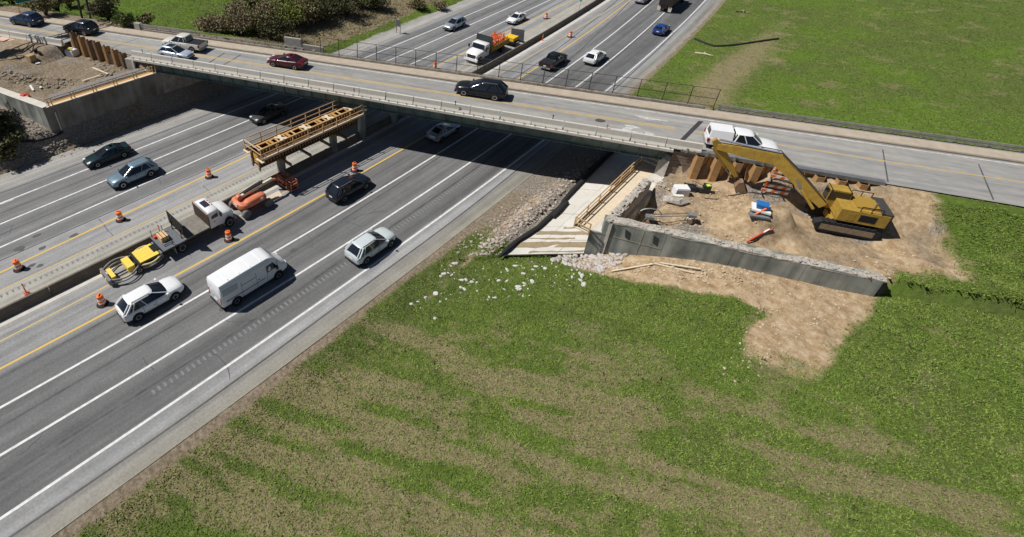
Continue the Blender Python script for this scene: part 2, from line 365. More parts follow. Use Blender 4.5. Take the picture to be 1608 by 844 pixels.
    return [np.clip(a, 0, 1) for a in (grass, sand, grey, straw, lush)]
zg, zs, zy, zw, zlush = zones(GX, GY)
for nm, rgb in (('cover_a', (zg, zs, zy)), ('cover_b', (zw, zlush, np.zeros_like(zw)))):
    ca = gme.color_attributes.new(nm, 'FLOAT_COLOR', 'POINT')
    ca.data.foreach_set('color', np.stack([rgb[0], rgb[1], rgb[2], np.ones_like(zg)], 1).astype(np.float32).ravel())

def ground_material():
    m = bpy.data.materials.new('ground_cover'); m.use_nodes = True; N = m.node_tree.nodes; K = m.node_tree.links; b = N['Principled BSDF']
    b.inputs['Roughness'].default_value = 0.95; b.inputs['Specular IOR Level'].default_value = 0.15
    tc = N.new('ShaderNodeTexCoord')
    def noise(scale, det=6, rough=.65):
        n = N.new('ShaderNodeTexNoise'); n.inputs['Scale'].default_value = scale; n.inputs['Detail'].default_value = det; n.inputs['Roughness'].default_value = rough
        K.new(tc.outputs['Object'], n.inputs['Vector']); return n.outputs['Fac']
    def ramp(fac, stops):
        r = N.new('ShaderNodeValToRGB'); el = r.color_ramp.elements
        el[0].position, el[0].color = stops[0][0], stops[0][1]+(1,); el[1].position, el[1].color = stops[-1][0], stops[-1][1]+(1,)
        for p, c in stops[1:-1]: k = el.new(p); k.color = c+(1,)
        K.new(fac, r.inputs[0]); return r.outputs[0]
    def mix(f, a, c):
        x = N.new('ShaderNodeMix'); x.data_type = 'RGBA'
        if isinstance(f, float): x.inputs[0].default_value = f
        else: K.new(f, x.inputs[0])
        K.new(a, x.inputs[6]); K.new(c, x.inputs[7]); return x.outputs[2]
    def math_(op, a, c):
        x = N.new('ShaderNodeMath'); x.operation = op; x.use_clamp = True
        for i, q in enumerate((a, c)):
            if isinstance(q, (int, float)): x.inputs[i].default_value = q
            else: K.new(q, x.inputs[i])
        return x.outputs[0]
    def attr(n):
        a = N.new('ShaderNodeAttribute'); a.attribute_name = n; s_ = N.new('ShaderNodeSeparateColor'); K.new(a.outputs['Color'], s_.inputs[0]); return s_.outputs
    A = attr('cover_a'); Bc = attr('cover_b')
    nf, nm_, nc = noise(2.6), noise(0.7), noise(9.0, 4)
    dirt = ramp(noise(3.4, 9, .72), [(.3, (.115, .088, .06)), (.46, (.215, .17, .118)), (.58, (.30, .245, .175)), (.72, (.42, .355, .265))])
    nsd = noise(1.6, 8, .7); sand = ramp(nsd, [(.28, (.24, .155, .08)), (.43, (.38, .265, .15)), (.58, (.52, .395, .255)), (.75, (.64, .53, .39))])
    grey = ramp(nc, [(.32, (.09, .075, .06)), (.5, (.245, .21, .175)), (.68, (.50, .455, .41))])
    dull = ramp(nf, [(.3, (.07, .095, .025)), (.55, (.11, .135, .04)), (.75, (.17, .18, .07))])
    lushc = ramp(nf, [(.3, (.072, .12, .016)), (.55, (.118, .19, .024)), (.75, (.185, .25, .055))])
    straw = ramp(nc, [(.3, (.15, .13, .06)), (.5, (.24, .205, .105)), (.7, (.34, .295, .165))])
    def crisp(f, n, k=.55):     # cover edges broken up by noise
        return math_('MULTIPLY', math_('SUBTRACT', math_('ADD', f, math_('MULTIPLY', math_('SUBTRACT', n, .5), k) if False else math_('MULTIPLY', n, k)), .25+k*.5-.12), 2.6)
    c = mix(crisp(A[1], nf), dirt, sand); c = mix(crisp(A[2], nm_), c, grey)
    nbig = noise(.16, 5, .6); gr = mix(math_('MULTIPLY', Bc[1], math_('ADD', math_('MULTIPLY', math_('SUBTRACT', nbig, .36), 4.0), .25)), dull, lushc); gr = mix(crisp(Bc[0], nf), gr, straw); c = mix(crisp(A[0], nf, .7), c, gr)
    K.new(c, b.inputs['Base Color'])
    bp = N.new('ShaderNodeBump'); bp.inputs['Strength'].default_value = 0.9; bp.inputs['Distance'].default_value = 0.16
    K.new(noise(4.0, 10, .78), bp.inputs['Height']); K.new(bp.outputs[0], b.inputs['Normal'])
    return m
gme.materials.append(ground_material())
ground = bpy.data.objects.new('ground', gme); col.objects.link(ground); tag(ground, kind='structure')

# ------------------------------------------------------------------ highway
LN = dict(zip(['L1','L2','L3','L4','L5','R1','R2','R3','R4','R5'],
  [[-0.000255,-0.023465,-56.299414],[-0.000246,-0.026898,-52.78691],[-0.000176,-0.033087,-49.23937],[-0.000105,-0.041283,-45.795136],[-0.000438,-0.012096,-43.503616],
   [-0.000396,-0.013019,-37.952294],[-0.000783,0.014551,-35.283456],[-0.000805,0.019504,-31.958806],[-0.000817,0.023394,-28.417909],[-0.000628,0.006983,-24.548015]]))
def lx(k, y):
    a, b, c = LN[k]; yc = min(max(y, -4), 150); return a*yc*yc + b*yc + c + (2*a*yc+b)*(y-yc)
YS = [float(v) for v in np.concatenate([np.arange(-60, 200, 3.0), np.arange(200, 520, 20.0)])]
def road_sheet(name, offs, z, m, kind='structure', parent=None):
    """a sheet following the highway between lateral offsets, with (lateral, along) stored as uv"""
    me = bpy.data.meshes.new(name); vs = []; uv = []
    for y in YS:
        c = float(cshift(y))
        for o in offs: vs.append((o+c, y, z)); uv.append((o, y))
    n = len(offs); fs = [(r*n+k, r*n+k+1, (r+1)*n+k+1, (r+1)*n+k) for r in range(len(YS)-1) for k in range(n-1)]
    me.from_pydata(vs, [], fs); L_ = me.uv_layers.new(name='lane')
    for lp in me.loops: L_.data[lp.index].uv = uv[lp.vertex_index]
    me.materials.append(m); o = bpy.data.objects.new(name, me); col.objects.link(o); RM[o.name] = Matrix.Identity(4); tag(o, kind=kind); return o
def asphalt():
    m = bpy.data.materials.new('asphalt'); m.use_nodes = True; N = m.node_tree.nodes; K = m.node_tree.links; b = N['Principled BSDF']
    b.inputs['Roughness'].default_value = 0.85; b.inputs['Specular IOR Level'].default_value = 0.25
    uv = N.new('ShaderNodeUVMap'); uv.uv_map = 'lane'; sp = N.new('ShaderNodeSeparateXYZ'); K.new(uv.outputs[0], sp.inputs[0])
    mr = N.new('ShaderNodeMapRange'); mr.inputs[1].default_value = -62.4; mr.inputs[2].default_value = -21.6
    K.new(sp.outputs[0], mr.inputs[0])
    r = N.new('ShaderNodeValToRGB'); el = r.color_ramp.elements; f = lambda o: (o+62.4)/40.8
    g = lambda v, w=0.0: (v+w*.5, v+w*.1, v-w, 1)
    stops = [(-62.4, g(.32, .035)), (-60.4, g(.33, .02)), (-58.5, g(.30, .012)), (-58.2, g(.20)), (-55.0, g(.185)), (-54.8, g(.175)), (-51.4, g(.19)), (-51.2, g(.185)), (-47.6, g(.205)), (-47.3, g(.29)), (-43.6, g(.30)), (-43.3, g(.36, .03)), (-40.6, g(.38, .05)),
             (-40.0, g(.36, .02)), (-38.2, g(.27)), (-34.9, g(.265)), (-34.6, g(.165)), (-30.7, g(.155)), (-27.2, g(.16)), (-27.0, g(.135)), (-24.6, g(.13)), (-24.3, g(.29)), (-23.3, g(.29)), (-23.0, g(.24, .02)), (-22.3, g(.27, .03)), (-21.6, g(.27, .045))]
    el[0].position, el[0].color = f(stops[0][0]), stops[0][1]; el[1].position, el[1].color = 1.0, stops[-1][1]
    for o, c in stops[1:-1]: k = el.new(f(o)); k.color = c
    # ragged, slightly wandering edges between bands
    nz0 = N.new('ShaderNodeTexNoise'); nz0.inputs['Scale'].default_value = .35; nz0.inputs['Detail'].default_value = 6; K.new(uv.outputs[0], nz0.inputs['Vector'])
    ad = N.new('ShaderNodeMath'); ad.operation = 'MULTIPLY_ADD'; ad.inputs[1].default_value = .006; K.new(nz0.outputs[0], ad.inputs[0]); K.new(mr.outputs[0], ad.inputs[2])
    K.new(ad.outputs[0], r.inputs[0])
    def streak(sx, sy, det=5):
        mp = N.new('ShaderNodeMapping'); mp.inputs['Scale'].default_value = (sx, sy, 1); K.new(uv.outputs[0], mp.inputs[0])
        n = N.new('ShaderNodeTexNoise'); n.inputs['Scale'].default_value = 1; n.inputs['Detail'].default_value = det; n.inputs['Roughness'].default_value = .6; K.new(mp.outputs[0], n.inputs['Vector']); return n.outputs[0]
    def mul(fac, lo, hi, a, b_):
        q = N.new('ShaderNodeMapRange'); q.inputs[1].default_value = lo; q.inputs[2].default_value = hi; q.inputs[3].default_value = a; q.inputs[4].default_value = b_; K.new(fac, q.inputs[0]); return q.outputs[0]
    acc = r.outputs[0]
    for fac, lo, hi, a, b_ in ((streak(1.3, .02), .32, .68, .72, 1.24), (streak(.45, .06), .3, .7, .88, 1.12), (streak(6, 6, 3), .3, .7, .86, 1.14), (streak(.9, .5, 6), .34, .62, .9, 1.06)):
        vm = N.new('ShaderNodeVectorMath'); vm.operation = 'SCALE'; K.new(acc, vm.inputs[0]); K.new(mul(fac, lo, hi, a, b_), vm.inputs['Scale']); acc = vm.outputs[0]
    K.new(acc, b.inputs['Base Color'])
    bp = N.new('ShaderNodeBump'); bp.inputs['Strength'].default_value = .25; bp.inputs['Distance'].default_value = .02; K.new(streak(9, 9, 4), bp.inputs['Height']); K.new(bp.outputs[0], b.inputs['Normal'])
    return m
asph = asphalt()
highway = road_sheet('highway_road', [-62.3, -58.2, -54, -50, -46, -43.3, -40.6, -38, -34.7, -31, -27, -24.5, -21.7], 0.0, asph)
def stripe(name, xf, y0, y1, w, m, z=0.006, parent=highway, step=2.0):
    ys = list(np.arange(y0, y1, step)) + [y1]
    mb = MB().strip([(xf(y)-w/2, y, z) for y in ys], [(xf(y)+w/2, y, z) for y in ys])
    return mb.build(name, m, parent, world=True)
for k in ('L1', 'L2', 'L3', 'R3', 'R4', 'R5'): stripe('lane_line', lambda y, k=k: lx(k, y), -60, 420, 0.19, white_paint)
for k in ('L4', 'R2'): stripe('lane_line', lambda y, k=k: lx(k, y), -60, 420, 0.19, yellow_paint)
for k in ('L5', 'R1'): stripe('lane_line', lambda y, k=k: lx(k, y), -60, 420, 0.16, yellow_old)
# old lane dashes still showing beside the outer line
for u, v in ((76, 290), (4, 320)):
    p = at(u, v); MB().box((p.x, p.y, 0.007), (0.17, 1.9, 0.002)).build('old_lane_dash', white_worn, highway, world=True)
# tar-sealed joints
def wob(y, sd, a=.06): return a*(math.sin(y*.21+sd)+math.sin(y*.071+2*sd))
for i, (o, c2) in enumerate(((-58.25, -.0002), (-54.75, -.0004), (-51.15, -.0004), (-47.35, -.0004), (-34.55, -.00095), (-30.45, -.0011), (-26.75, -.0008), (-23.2, -.00075))):
    stripe('tar_joint', lambda y, o=o, i=i, c2=c2: o + c2*y*y + (0.012*y if o > -40 else -.012*y) * 0.5 + wob(y, i), -60, 420, 0.13 if i not in (6,) else .2, tar_m, z=0.004)
cm = MB(); rdc = random.Random(77)
for k in range(46):
    x0 = rdc.choice([rdc.uniform(-58, -44.5), rdc.uniform(-38, -24)]); y0 = rdc.uniform(-16, 110); L_ = rdc.uniform(1.2, 3.6); ang = rdc.choice([0, 0, 1.45]) + rdc.uniform(-.25, .25); pts = [Vector((x0+float(cshift(y0)), y0, 0))]
    for j in range(7): ang += rdc.uniform(-.35, .35); pts.append(pts[-1]+Vector((math.cos(ang), math.sin(ang), 0))*L_/7)
    for p_, q_ in zip(pts[:-1], pts[1:]): d_ = (q_-p_).normalized(); n_ = Vector((-d_.y, d_.x, 0))*rdc.uniform(.02, .04); z_ = Vector((0, 0, .0035+.00002*k)); cm.quad(p_-n_+z_, q_-n_+z_, q_+n_+z_, p_+n_+z_)
tag(cm.build('sealed_cracks', tar_m, highway, world=True), kind='stuff')
# rumble strips: ground-in grooves, far too many to count
rm = MB()
for y in np.arange(-14, 62, .42):
    x = lx('L5', y)+0.75; rm.box((x, y, .004), (.36, .15, .003))
for y in np.arange(4, 62, .42):
    x = -26.2 - .0008*y*y + .006*y; rm.box((x, y, .004), (.42, .17, .003))
tag(rm.build('rumble_strip', mat('rumble', (.20, .20, .197), .9, var=.25), highway, world=True), kind='stuff')
# dark tyre-worn patches and repair spots
pm = MB()
for u, v, r in ((58, 370, .35), (30, 391, .5), (66, 390, .3), (117, 370, .3), (49, 417, .3), (62, 418, .25), (351, 485, .3), (356, 486, .2), (376, 477, .3), (462, 394, .3)):
    p = at(u, v); n = 9; pm.add([(p.x+r*random.uniform(.5, 1.1)*math.cos(2*math.pi*k/n), p.y+r*1.5*random.uniform(.5, 1.1)*math.sin(2*math.pi*k/n), .005) for k in range(n)], [tuple(range(n))])
tag(pm.build('oil_spots', mat('oil_spot', (.09, .09, .092), .7), highway, world=True), kind='stuff')

# median barrier, cast in long bays
barrier = thing('median_barrier', 'long low concrete barrier dividing the two highway carriageways', 'barrier', (-40.2, 0, 0))
def bay(y0, y1):
    mb = MB(); rings = []
    for y in np.linspace(y0, y1, 4):
        c = float(cshift(y)) - 0.012*max(0, y-40)*0.5
        rings.append([Vector((c+a, y, z)) for a, z in ((-40.66, -.02), (-40.62, .1), (-40.46, .38), (-40.38, .86), (-40.20, .86), (-40.12, .38), (-39.98, .1), (-39.94, -.02))])
    return mb.loft(rings).build('barrier_bay', mat('barrier_concrete_shaded', (.115, .095, .075), .9, c2=(.19, .16, .125), scale=1.0, bump=.2), barrier, world=True)  # concrete coloured darker than its own tone to paint in shade
y = -40.0
while y < 170:
    bay(y, y+5.97); y += 6.0
MB().strip([(float(cshift(y))-39.93, y, .005) for y in np.arange(-40, 170, 3.0)], [(float(cshift(y))-39.35, y, .005) for y in np.arange(-40, 170, 3.0)]).build('gutter_slab', conc_light, highway, world=True)

# ------------------------------------------------------------------ overpass
def tfar(s, base): return base + 0.018*(s+10)         # the far edge splays slightly
bridge = thing('overpass_bridge', 'long straight road bridge on steel girders crossing the highway', 'bridge', tuple(S(-20, 53, 0)), BA)
def deck_asphalt():
    m = mat('deck_asphalt', (.27, .265, .25), .9); N = m.node_tree.nodes; K = m.node_tree.links; b = N['Principled BSDF']
    tc = N.new('ShaderNodeTexCoord')
    def nz(sx, sy, d=6):
        mp = N.new('ShaderNodeMapping'); mp.inputs['Scale'].default_value = (sx, sy, 1); K.new(tc.outputs['Object'], mp.inputs[0])
        n = N.new('ShaderNodeTexNoise'); n.inputs['Scale'].default_value = 1; n.inputs['Detail'].default_value = d; n.inputs['Roughness'].default_value = .62; K.new(mp.outputs[0], n.inputs['Vector']); return n.outputs[0]
    a = N.new('ShaderNodeMath'); a.operation = 'ADD'; K.new(nz(.05, 1.1), a.inputs[0]); h = N.new('ShaderNodeMath'); h.operation = 'MULTIPLY'; h.inputs[1].default_value = .6; K.new(nz(.8, 1.6), h.inputs[0]); K.new(h.outputs[0], a.inputs[1])
    r = N.new('ShaderNodeValToRGB'); el = r.color_ramp.elements; el[0].position = .55; el[0].color = (.20, .20, .195, 1); el[1].position = 1.05 if False else 1.0; el[1].color = (.37, .355, .325, 1)
    k = el.new(.8); k.color = (.29, .285, .27, 1)
    K.new(a.outputs[0], r.inputs[0]); K.new(r.outputs[0], b.inputs['Base Color']); return m
deck_m = deck_asphalt()
S0, S1 = -50.6, 11.6
def poly_st(name, pts, z0, z1, m, parent=bridge):
    return MB().prism([S(s, t, z0) for s, t in pts], (0, 0, z1-z0)).build(name, m, parent, world=True)
poly_st('deck_slab', [(S0, 48.5), (S1-1, 48.5), (S1-1, tfar(S1, 57.9)), (S0, tfar(S0, 57.9))], DECK-.26, DECK-.012, conc_light)
road_up = thing('overpass_road', None, None, tuple(S(-20, 53, 0)), BA); tag(road_up, kind='structure')
def up_strip(name, ta, tb, s0, s1, z, m, parent=road_up, n=2):
    ss = np.linspace(s0, s1, n); mb = MB()
    mb.strip([S(s, ta(s), z) for s in ss], [S(s, tb(s), z) for s in ss]); return mb.build(name, m, parent, world=True)
rs = [-190, -62.6, -62.5, -51.2, -51.1, 190]; near_t = lambda s: 48.9 if (s <= -62.55 or s >= -51.15) else PILE_T(s)+.35
MB().strip([S(s, near_t(s), DECK) for s in rs], [S(s, tfar(s, 55.75), DECK) for s in rs]).build('roadway', deck_m, road_up, world=True)
up_strip('lane_line', lambda s: 52.17+.010*(s+30), lambda s: 52.34+.010*(s+30), -190, 11, DECK+.005, yellow_worn)
up_strip('lane_line', lambda s: 52.46+.010*(s+30), lambda s: 52.63+.010*(s+30), -190, 11, DECK+.005, yellow_worn)
up_strip('lane_line', lambda s: 52.30+.010*(s+30), lambda s: 52.48+.010*(s+30), 12.4, 190, DECK+.005, yellow_worn)
up_strip('edge_line', lambda s: tfar(s, 55.28), lambda s: tfar(s, 55.48), -190, 190, DECK+.005, white_worn)
# the dark expansion joint, cross seams, stains and old arrow marks
def st_quad(pts, z, name, m, parent=road_up): return MB().add([S(s, t, z) for s, t in pts], [tuple(range(len(pts)))]).build(name, m, parent, world=True)
def px_poly(pts, z, name, m, parent=road_up): return MB().add([at(u, v, z) for u, v in pts], [tuple(range(len(pts)))]).build(name, m, parent, world=True)
px_poly([(1065, 222), (1074, 222), (1105, 191), (1097, 190)], DECK+.007, 'expansion_joint', mat('joint_steel', (.05, .046, .052), .7, var=.2))
for pts in ([(995, 181), (1010, 183), (1020, 185), (1030, 186.5), (1048, 190), (1049, 191.5), (1030, 189), (1018, 189), (1003, 184)],
            [(953, 200), (975, 203), (985, 199), (980, 196), (994, 197), (1008, 202), (996, 201.5), (990, 205), (1012, 208.5), (1000, 209), (978, 205), (955, 202)],
            [(1010, 206), (1022, 209), (1030, 212), (1008, 212), (1014, 209.5)]):
    px_poly(pts, DECK+.006, 'road_arrow', white_worn)
px_poly([(934, 188), (940, 186.5), (950, 189), (951, 191.5), (943, 192.5), (936, 191)], DECK+.008, 'patch', mat('road_patch', (.075, .07, .065), .9, var=.3))
for u in (330, 355, 260): px_poly([(u-5, 100-(330-u)*.08), (u+22, 83-(330-u)*.13), (u+24, 83.4-(330-u)*.13), (u-3, 100.4-(330-u)*.08)], DECK+.004, 'tar_joint', tar_m)
for s_ in (-77, -69, -56, 27, 34): st_quad([(s_, 49.2), (s_+.12, 49.2), (s_+1.6, 55.2), (s_+1.5, 55.2)], DECK+.004, 'tar_joint', tar_m)
# sidewalk and curb
poly_st('sidewalk', [(S0, tfar(S0, 55.95)), (S1, tfar(S1, 55.95)), (S1, tfar(S1, 57.45)), (S0, tfar(S0, 57.45))], DECK-.01, DECK+.17, walk_m)
poly_st('curb', [(S0, tfar(S0, 55.74)), (S1, tfar(S1, 55.74)), (S1, tfar(S1, 55.945)), (S0, tfar(S0, 55.945))], DECK-.01, DECK+.165, curb_m)
for nm, a, b in (('approach_sidewalk', -190, S0-.02), ('approach_sidewalk', S1+.02, 190)):
    mb = MB().prism([S(s, t, DECK-.05) for s, t in ((a, tfar(a, 55.95)), (b, tfar(b, 55.95)), (b, tfar(b, 57.45)), (a, tfar(a, 57.45)))], (0, 0, .21))
    mb.build(nm, walk_m, road_up, world=True)
    MB().prism([S(s, t, DECK-.05) for s, t in ((a, tfar(a, 55.74)), (b, tfar(b, 55.74)), (b, tfar(b, 55.945)), (a, tfar(a, 55.945)))], (0, 0, .2)).build('approach_curb', curb_m, road_up, world=True)
# girders with stiffeners; the near one shows
for i, t in enumerate((49.15, 51.2, 53.2, 55.2, 57.0)):
    mb = MB(); a, b = -49.6, S1-1.6
    mb.box(S((a+b)/2, t, 5.47), (b-a, .03, 1.14), BA); mb.box(S((a+b)/2, t, 6.05), (b-a, .36, .04), BA); mb.box(S((a+b)/2, t, 4.88), (b-a, .42, .05), BA)
    g = mb.build('girder', steel_green, bridge, world=True)
    if i == 0:
        st_m = MB().box((0, -.1, 0), (.045, .19, 1.12)).mesh('stiffener', steel_green)
        s = a+.8
        while s < b:
            p = RM[bridge.name].inverted() @ S(s, t-.02, 5.47); inst('stiffener', st_m, g, tuple(p)); s += 1.72
        for sx in (-44, -33.5, -20, -7, 2): MB().box(S(sx, t-.05, 5.47), (.5, .03, .7), BA).build('splice_plate', steel_green, g, world=True)
# near side: temporary concrete barrier units on the slab
pw = [(-.30, 0), (-.30, .08), (-.17, .32), (-.12, .82), (.12, .82), (.17, .32), (.30, .08), (.30, 0)]
bar_conc = mat('parapet_concrete', (.50, .475, .42), .9, c2=(.62, .59, .53), scale=1.2, bump=.2)
unit = MB().loft([[Vector((x, y, z)) for y, z in pw] for x in (-1.475, -.5, .5, 1.475)]).mesh('barrier_unit', bar_conc)
pin = MB().box((0, 0, .09), (.07, .07, .2)).mesh('anchor_pin', rust_dark)
s = S0+1.2; k = 0
while s < S1-.2:
    p = RM[bridge.name].inverted() @ S(s+.02*random.uniform(-1, 1), 49.03, DECK+.01)
    o = inst('barrier_unit', unit, bridge, tuple(p), random.uniform(-.004, .004))
    for dx in (-1.1, -.1, .9):
        q = RM[bridge.name].inverted() @ S(s+dx, 48.61, DECK-.012); inst('anchor_pin', pin, bridge, tuple(q))
    s += 3.04; k += 1
# lifting rings / marker posts standing on the barrier
for u, v in ((224, 83), (556, 145), (715, 165), (868, 187), (953, 202)):
    p = at(u, v, 7.2); MB().cyl((p.x, p.y, 7.15), (p.x, p.y, 7.55), .035).box((p.x, p.y, 7.55), (.12, .05, .16)).build('barrier_marker', black_paint if u != 953 else red_m, bridge, world=True)
# far parapet
fp = MB(); ss = np.linspace(S0+4, S1+2.5, 3)
fp.loft([[S(s, tfar(s, 57.5), DECK-.2), S(s, tfar(s, 57.5), DECK+.42), S(s, tfar(s, 57.78), DECK+.42), S(s, tfar(s, 57.78), DECK-.2)] for s in ss]).build('far_parapet', conc_dirty, bridge, world=True)
# piers under the bridge
for t in (50.6, 55.4):
    y0 = (t + .4364*(-41.0))/.8998
    MB().cyl((-41.0, y0, -.1), (-41.0, y0, 3.7), .46, n=18).build('pier_column', conc_wall, bridge, True, world=True)
MB().beam((-41.0, 35.0, 4.28), (-41.0, 45.5, 4.28), 1.1, 1.1).build('pier_cap', conc_wall, bridge, world=True)

# chain-link fence along the far parapet
fence = thing('bridge_fence', 'dark chain-link fence with curved posts along the far bridge sidewalk', 'fence', tuple(S(-8, tfar(-8, 57.64), DECK)), BA)
def fpt(s, h):      # the post bends over the walk at its top
    lean = 0 if h < 1.6 else (h-1.6)**2*.9
    return S(s, tfar(s, 57.64)-lean, DECK+.42+h)
FS = list(np.arange(-31.5, 15.5, 2.44))
for s in FS: MB().tube([fpt(s, h) for h in (-.1, .8, 1.6, 1.85, 2.1)], .042, 6).build('fence_post', fence_m, fence, world=True)
for h in (.12, .95, 2.1): MB().tube([fpt(s, h) for s in (FS[0], 0, FS[-1])], .028, 5).build('fence_rail', fence_m, fence, world=True)
def wire_mat():
    m = bpy.data.materials.new('chain_link'); m.use_nodes = True; N = m.node_tree.nodes; K = m.node_tree.links; b = N['Principled BSDF']
    b.inputs['Base Color'].default_value = (.06, .055, .05, 1); b.inputs['Roughness'].default_value = .6
    tc = N.new('ShaderNodeTexCoord'); mp = N.new('ShaderNodeMapping'); mp.inputs['Rotation'].default_value = (0, math.radians(45), 0); K.new(tc.outputs['Object'], mp.inputs[0])
    sp = N.new('ShaderNodeSeparateXYZ'); K.new(mp.outputs[0], sp.inputs[0]); outs = []
    for i in (0, 2):
        a = N.new('ShaderNodeMath'); a.operation = 'PINGPONG'; a.inputs[1].default_value = .05; K.new(sp.outputs[i], a.inputs[0])
        l = N.new('ShaderNodeMath'); l.operation = 'LESS_THAN'; l.inputs[1].default_value = .0035; K.new(a.outputs[0], l.inputs[0]); outs.append(l.outputs[0])
    mx = N.new('ShaderNodeMath'); mx.operation = 'MAXIMUM'; K.new(outs[0], mx.inputs[0]); K.new(outs[1], mx.inputs[1]); K.new(mx.outputs[0], b.inputs['Alpha']); return m
MB().strip([fpt(s, .1) for s in (FS[0], FS[-1])], [fpt(s, 1.6) for s in (FS[0], FS[-1])]).build('chain_link_mesh', wire_mat(), fence, world=True)

# old rail barriers beyond the fence ends
def rail_wall(label, s0, s1, hw, posts, name='roadside_barrier'):
    r = thing(name, label, 'barrier', tuple(S((s0+s1)/2, tfar(s0, 57.75), DECK)), BA)
    MB().prism([S(s0, tfar(s0, 57.6), DECK-.6), S(s1, tfar(s1, 57.6), DECK-.6), S(s1, tfar(s1, 57.9), DECK-.6), S(s0, tfar(s0, 57.9), DECK-.6)], (0, 0, .6+hw)).build('base_wall', conc_old, r, world=True)
    for h in (.30, .58): MB().beam(S(s0, tfar(s0, 57.7), DECK+hw+h), S(s1, tfar(s1, 57.7), DECK+hw+h), .12, .16).build('rail', galv, r, world=True)
    for s in np.linspace(s0+.3, s1-.3, posts): MB().box(S(s, tfar(s, 57.75), DECK+hw+.3), (.18, .16, .66), BA).build('post', galv, r, world=True)
    return r
rw = rail_wall('grey railed barrier with concrete end block beside the far sidewalk', -56.3, -46.6, .35, 5)
MB().box(S(-56.7, tfar(-56, 57.75), DECK+.3), (.9, .5, 1.5), BA).build('end_block', conc_old, rw, world=True)
rail_wall('dark guard rail past the fence end above the grass slope', 15.2, 60, .12, 19)
lo = thing('low_parapet_rail', 'low rusty rail on posts between the barrier and the chain-link fence', 'rail', tuple(S(-40, tfar(-40, 57.64), DECK)), BA)
MB().beam(S(-46.4, tfar(-46, 57.64), DECK+.72), S(-31.5, tfar(-31, 57.64), DECK+.72), .08, .1).build('rail', galv, lo, world=True)
for s in np.arange(-46, -31, 1.9): MB().box(S(s, tfar(s, 57.64), DECK+.55), (.1, .1, .32), BA).build('post', rust_dark, lo, world=True)
# concrete slabs standing behind the fence
for (u0, v0, u1, v1, lab) in ((448, 80, 474, 84, 'grey concrete wall slab behind the fence, the taller one on the left'), (476, 85, 508, 90, 'grey concrete wall slab behind the fence, lower one on the right')):
    a, b = at(u0, v0-5, 5.6), at(u1, v1-5, 5.6); hgt = 1.5 if u0 == 448 else .9
    r = thing('wall_slab', lab, 'concrete slab', tuple((a+b)/2 - Vector((0, 0, 1.2))))
    MB().beam(Vector((a.x, a.y, 4.4+(hgt+1.2)/2)), Vector((b.x, b.y, 4.4+(hgt+1.2)/2)), .3, hgt+1.2).build('panel', conc_old, r, world=True)
    for f in (.0, .55): q = a.lerp(b, f); MB().box((q.x+.25, q.y-.25, 5.2), (.3, .3, 1.7)).build('rib', conc_dirty, r, world=True)

# temporary barrier along the near side of the left approach
lb = thing('approach_barrier', 'row of pale concrete barrier units along the left approach, by the diggings', 'barrier', tuple(S(-75, 48.9, DECK-.1)), BA)
for s in np.arange(-100, -62.4, 3.04):
    p = RM[lb.name].inverted() @ S(s, 48.95, DECK-.05); inst('barrier_unit', unit, lb, tuple(p))

# ------------------------------------------------------------------ abutments
LT = 4.9
la = thing('left_abutment_wall', 'dark shaded concrete abutment wall with timber edge rail, left of the highway', 'retaining wall', (-63.7, 16, 1.5))
xw0, xw1 = -63.55, -63.95
MB().prism([(xw0, 9.95, .6), (xw1, 23.4, .6), (xw1-1.0, 23.4, .6), (xw0-1.0, 9.62, .6)], (0, 0, LT-.6)).build('wall', wall_stain_shade, la, world=True)  # weathered streaks, with the wall's shade painted in as a darker tone
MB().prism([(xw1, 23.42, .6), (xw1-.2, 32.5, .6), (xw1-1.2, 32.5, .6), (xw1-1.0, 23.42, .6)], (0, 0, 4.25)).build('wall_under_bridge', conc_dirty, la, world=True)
for i in range(5):
    y = 11.2+i*2.45; MB().box((xw0-.034*(y-10.2)+.005, y, 2.4), (.02, .035, 3.6)).build('form_joint', conc_dirty, la, world=True)
MB().beam((xw0+.03, 10.9, 1.2), (xw0+.03, 10.9, 4.1), .12, .05, (1, 0, 0)).build('drain_stripe', conc_light, la, world=True)
MB().prism([(xw0+.12, 10.3, LT+.0), (xw1+.12, 22.8, LT+.0), (xw1-.35, 22.8, LT), (xw0-.35, 10.3, LT)], (0, 0, .06)).build('edge_board', lumber_pale, la, world=True)
MB().prism([(xw0-.36, 10.8, LT+.005), (xw1-.36, 22.8, LT+.005), (xw1-.85, 22.8, LT+.005), (xw0-.85, 10.8, LT+.005)], (0, 0, .05)).build('plywood_strip', ply, la, world=True)
for h in (.45, .9): MB().beam((xw0-.1, 10.4, LT+h), (xw1-.1, 22.8, LT+h), .05, .1).build('hand_rail', lumber, la, world=True)
for i in range(6):
    y = 10.6+i*2.42
    for dy in (0, .35): MB().box((xw0-.034*(y-10.2)-.06, y+dy, LT+.3), (.09, .09, 1.3)).build('rail_post', lumber, la, world=True)
MB().beam((xw0-.2, 10.35, LT+.85), (xw0-1.0, 10.1, LT+.85), .05, .1).build('hand_rail', lumber, la, world=True)
for y0, w in ((11.5, 5.2), (17.0, 5.4)): MB().box((xw0-1.75-.034*(y0-8), y0+w/2, LT+.16), (1.2, w, .06), .03).build('rebar_mat', mat('rebar_pale', (.36, .36, .365), .8, c2=(.5, .5, .5), scale=6), la, world=True)
for k in range(16): MB().beam((xw0-1.2-.08*k, 11.2, LT+.22), (xw1-1.2-.08*k, 22.2, LT+.22), .03, .03).build('rebar', mat('rebar_pale', (.36, .36, .365)), la, world=True)
lw = thing('left_wing_wall', 'pale sunlit concrete wing wall at the left edge, joining the shaded wall', 'retaining wall', (-69, 8.3, 1.8))
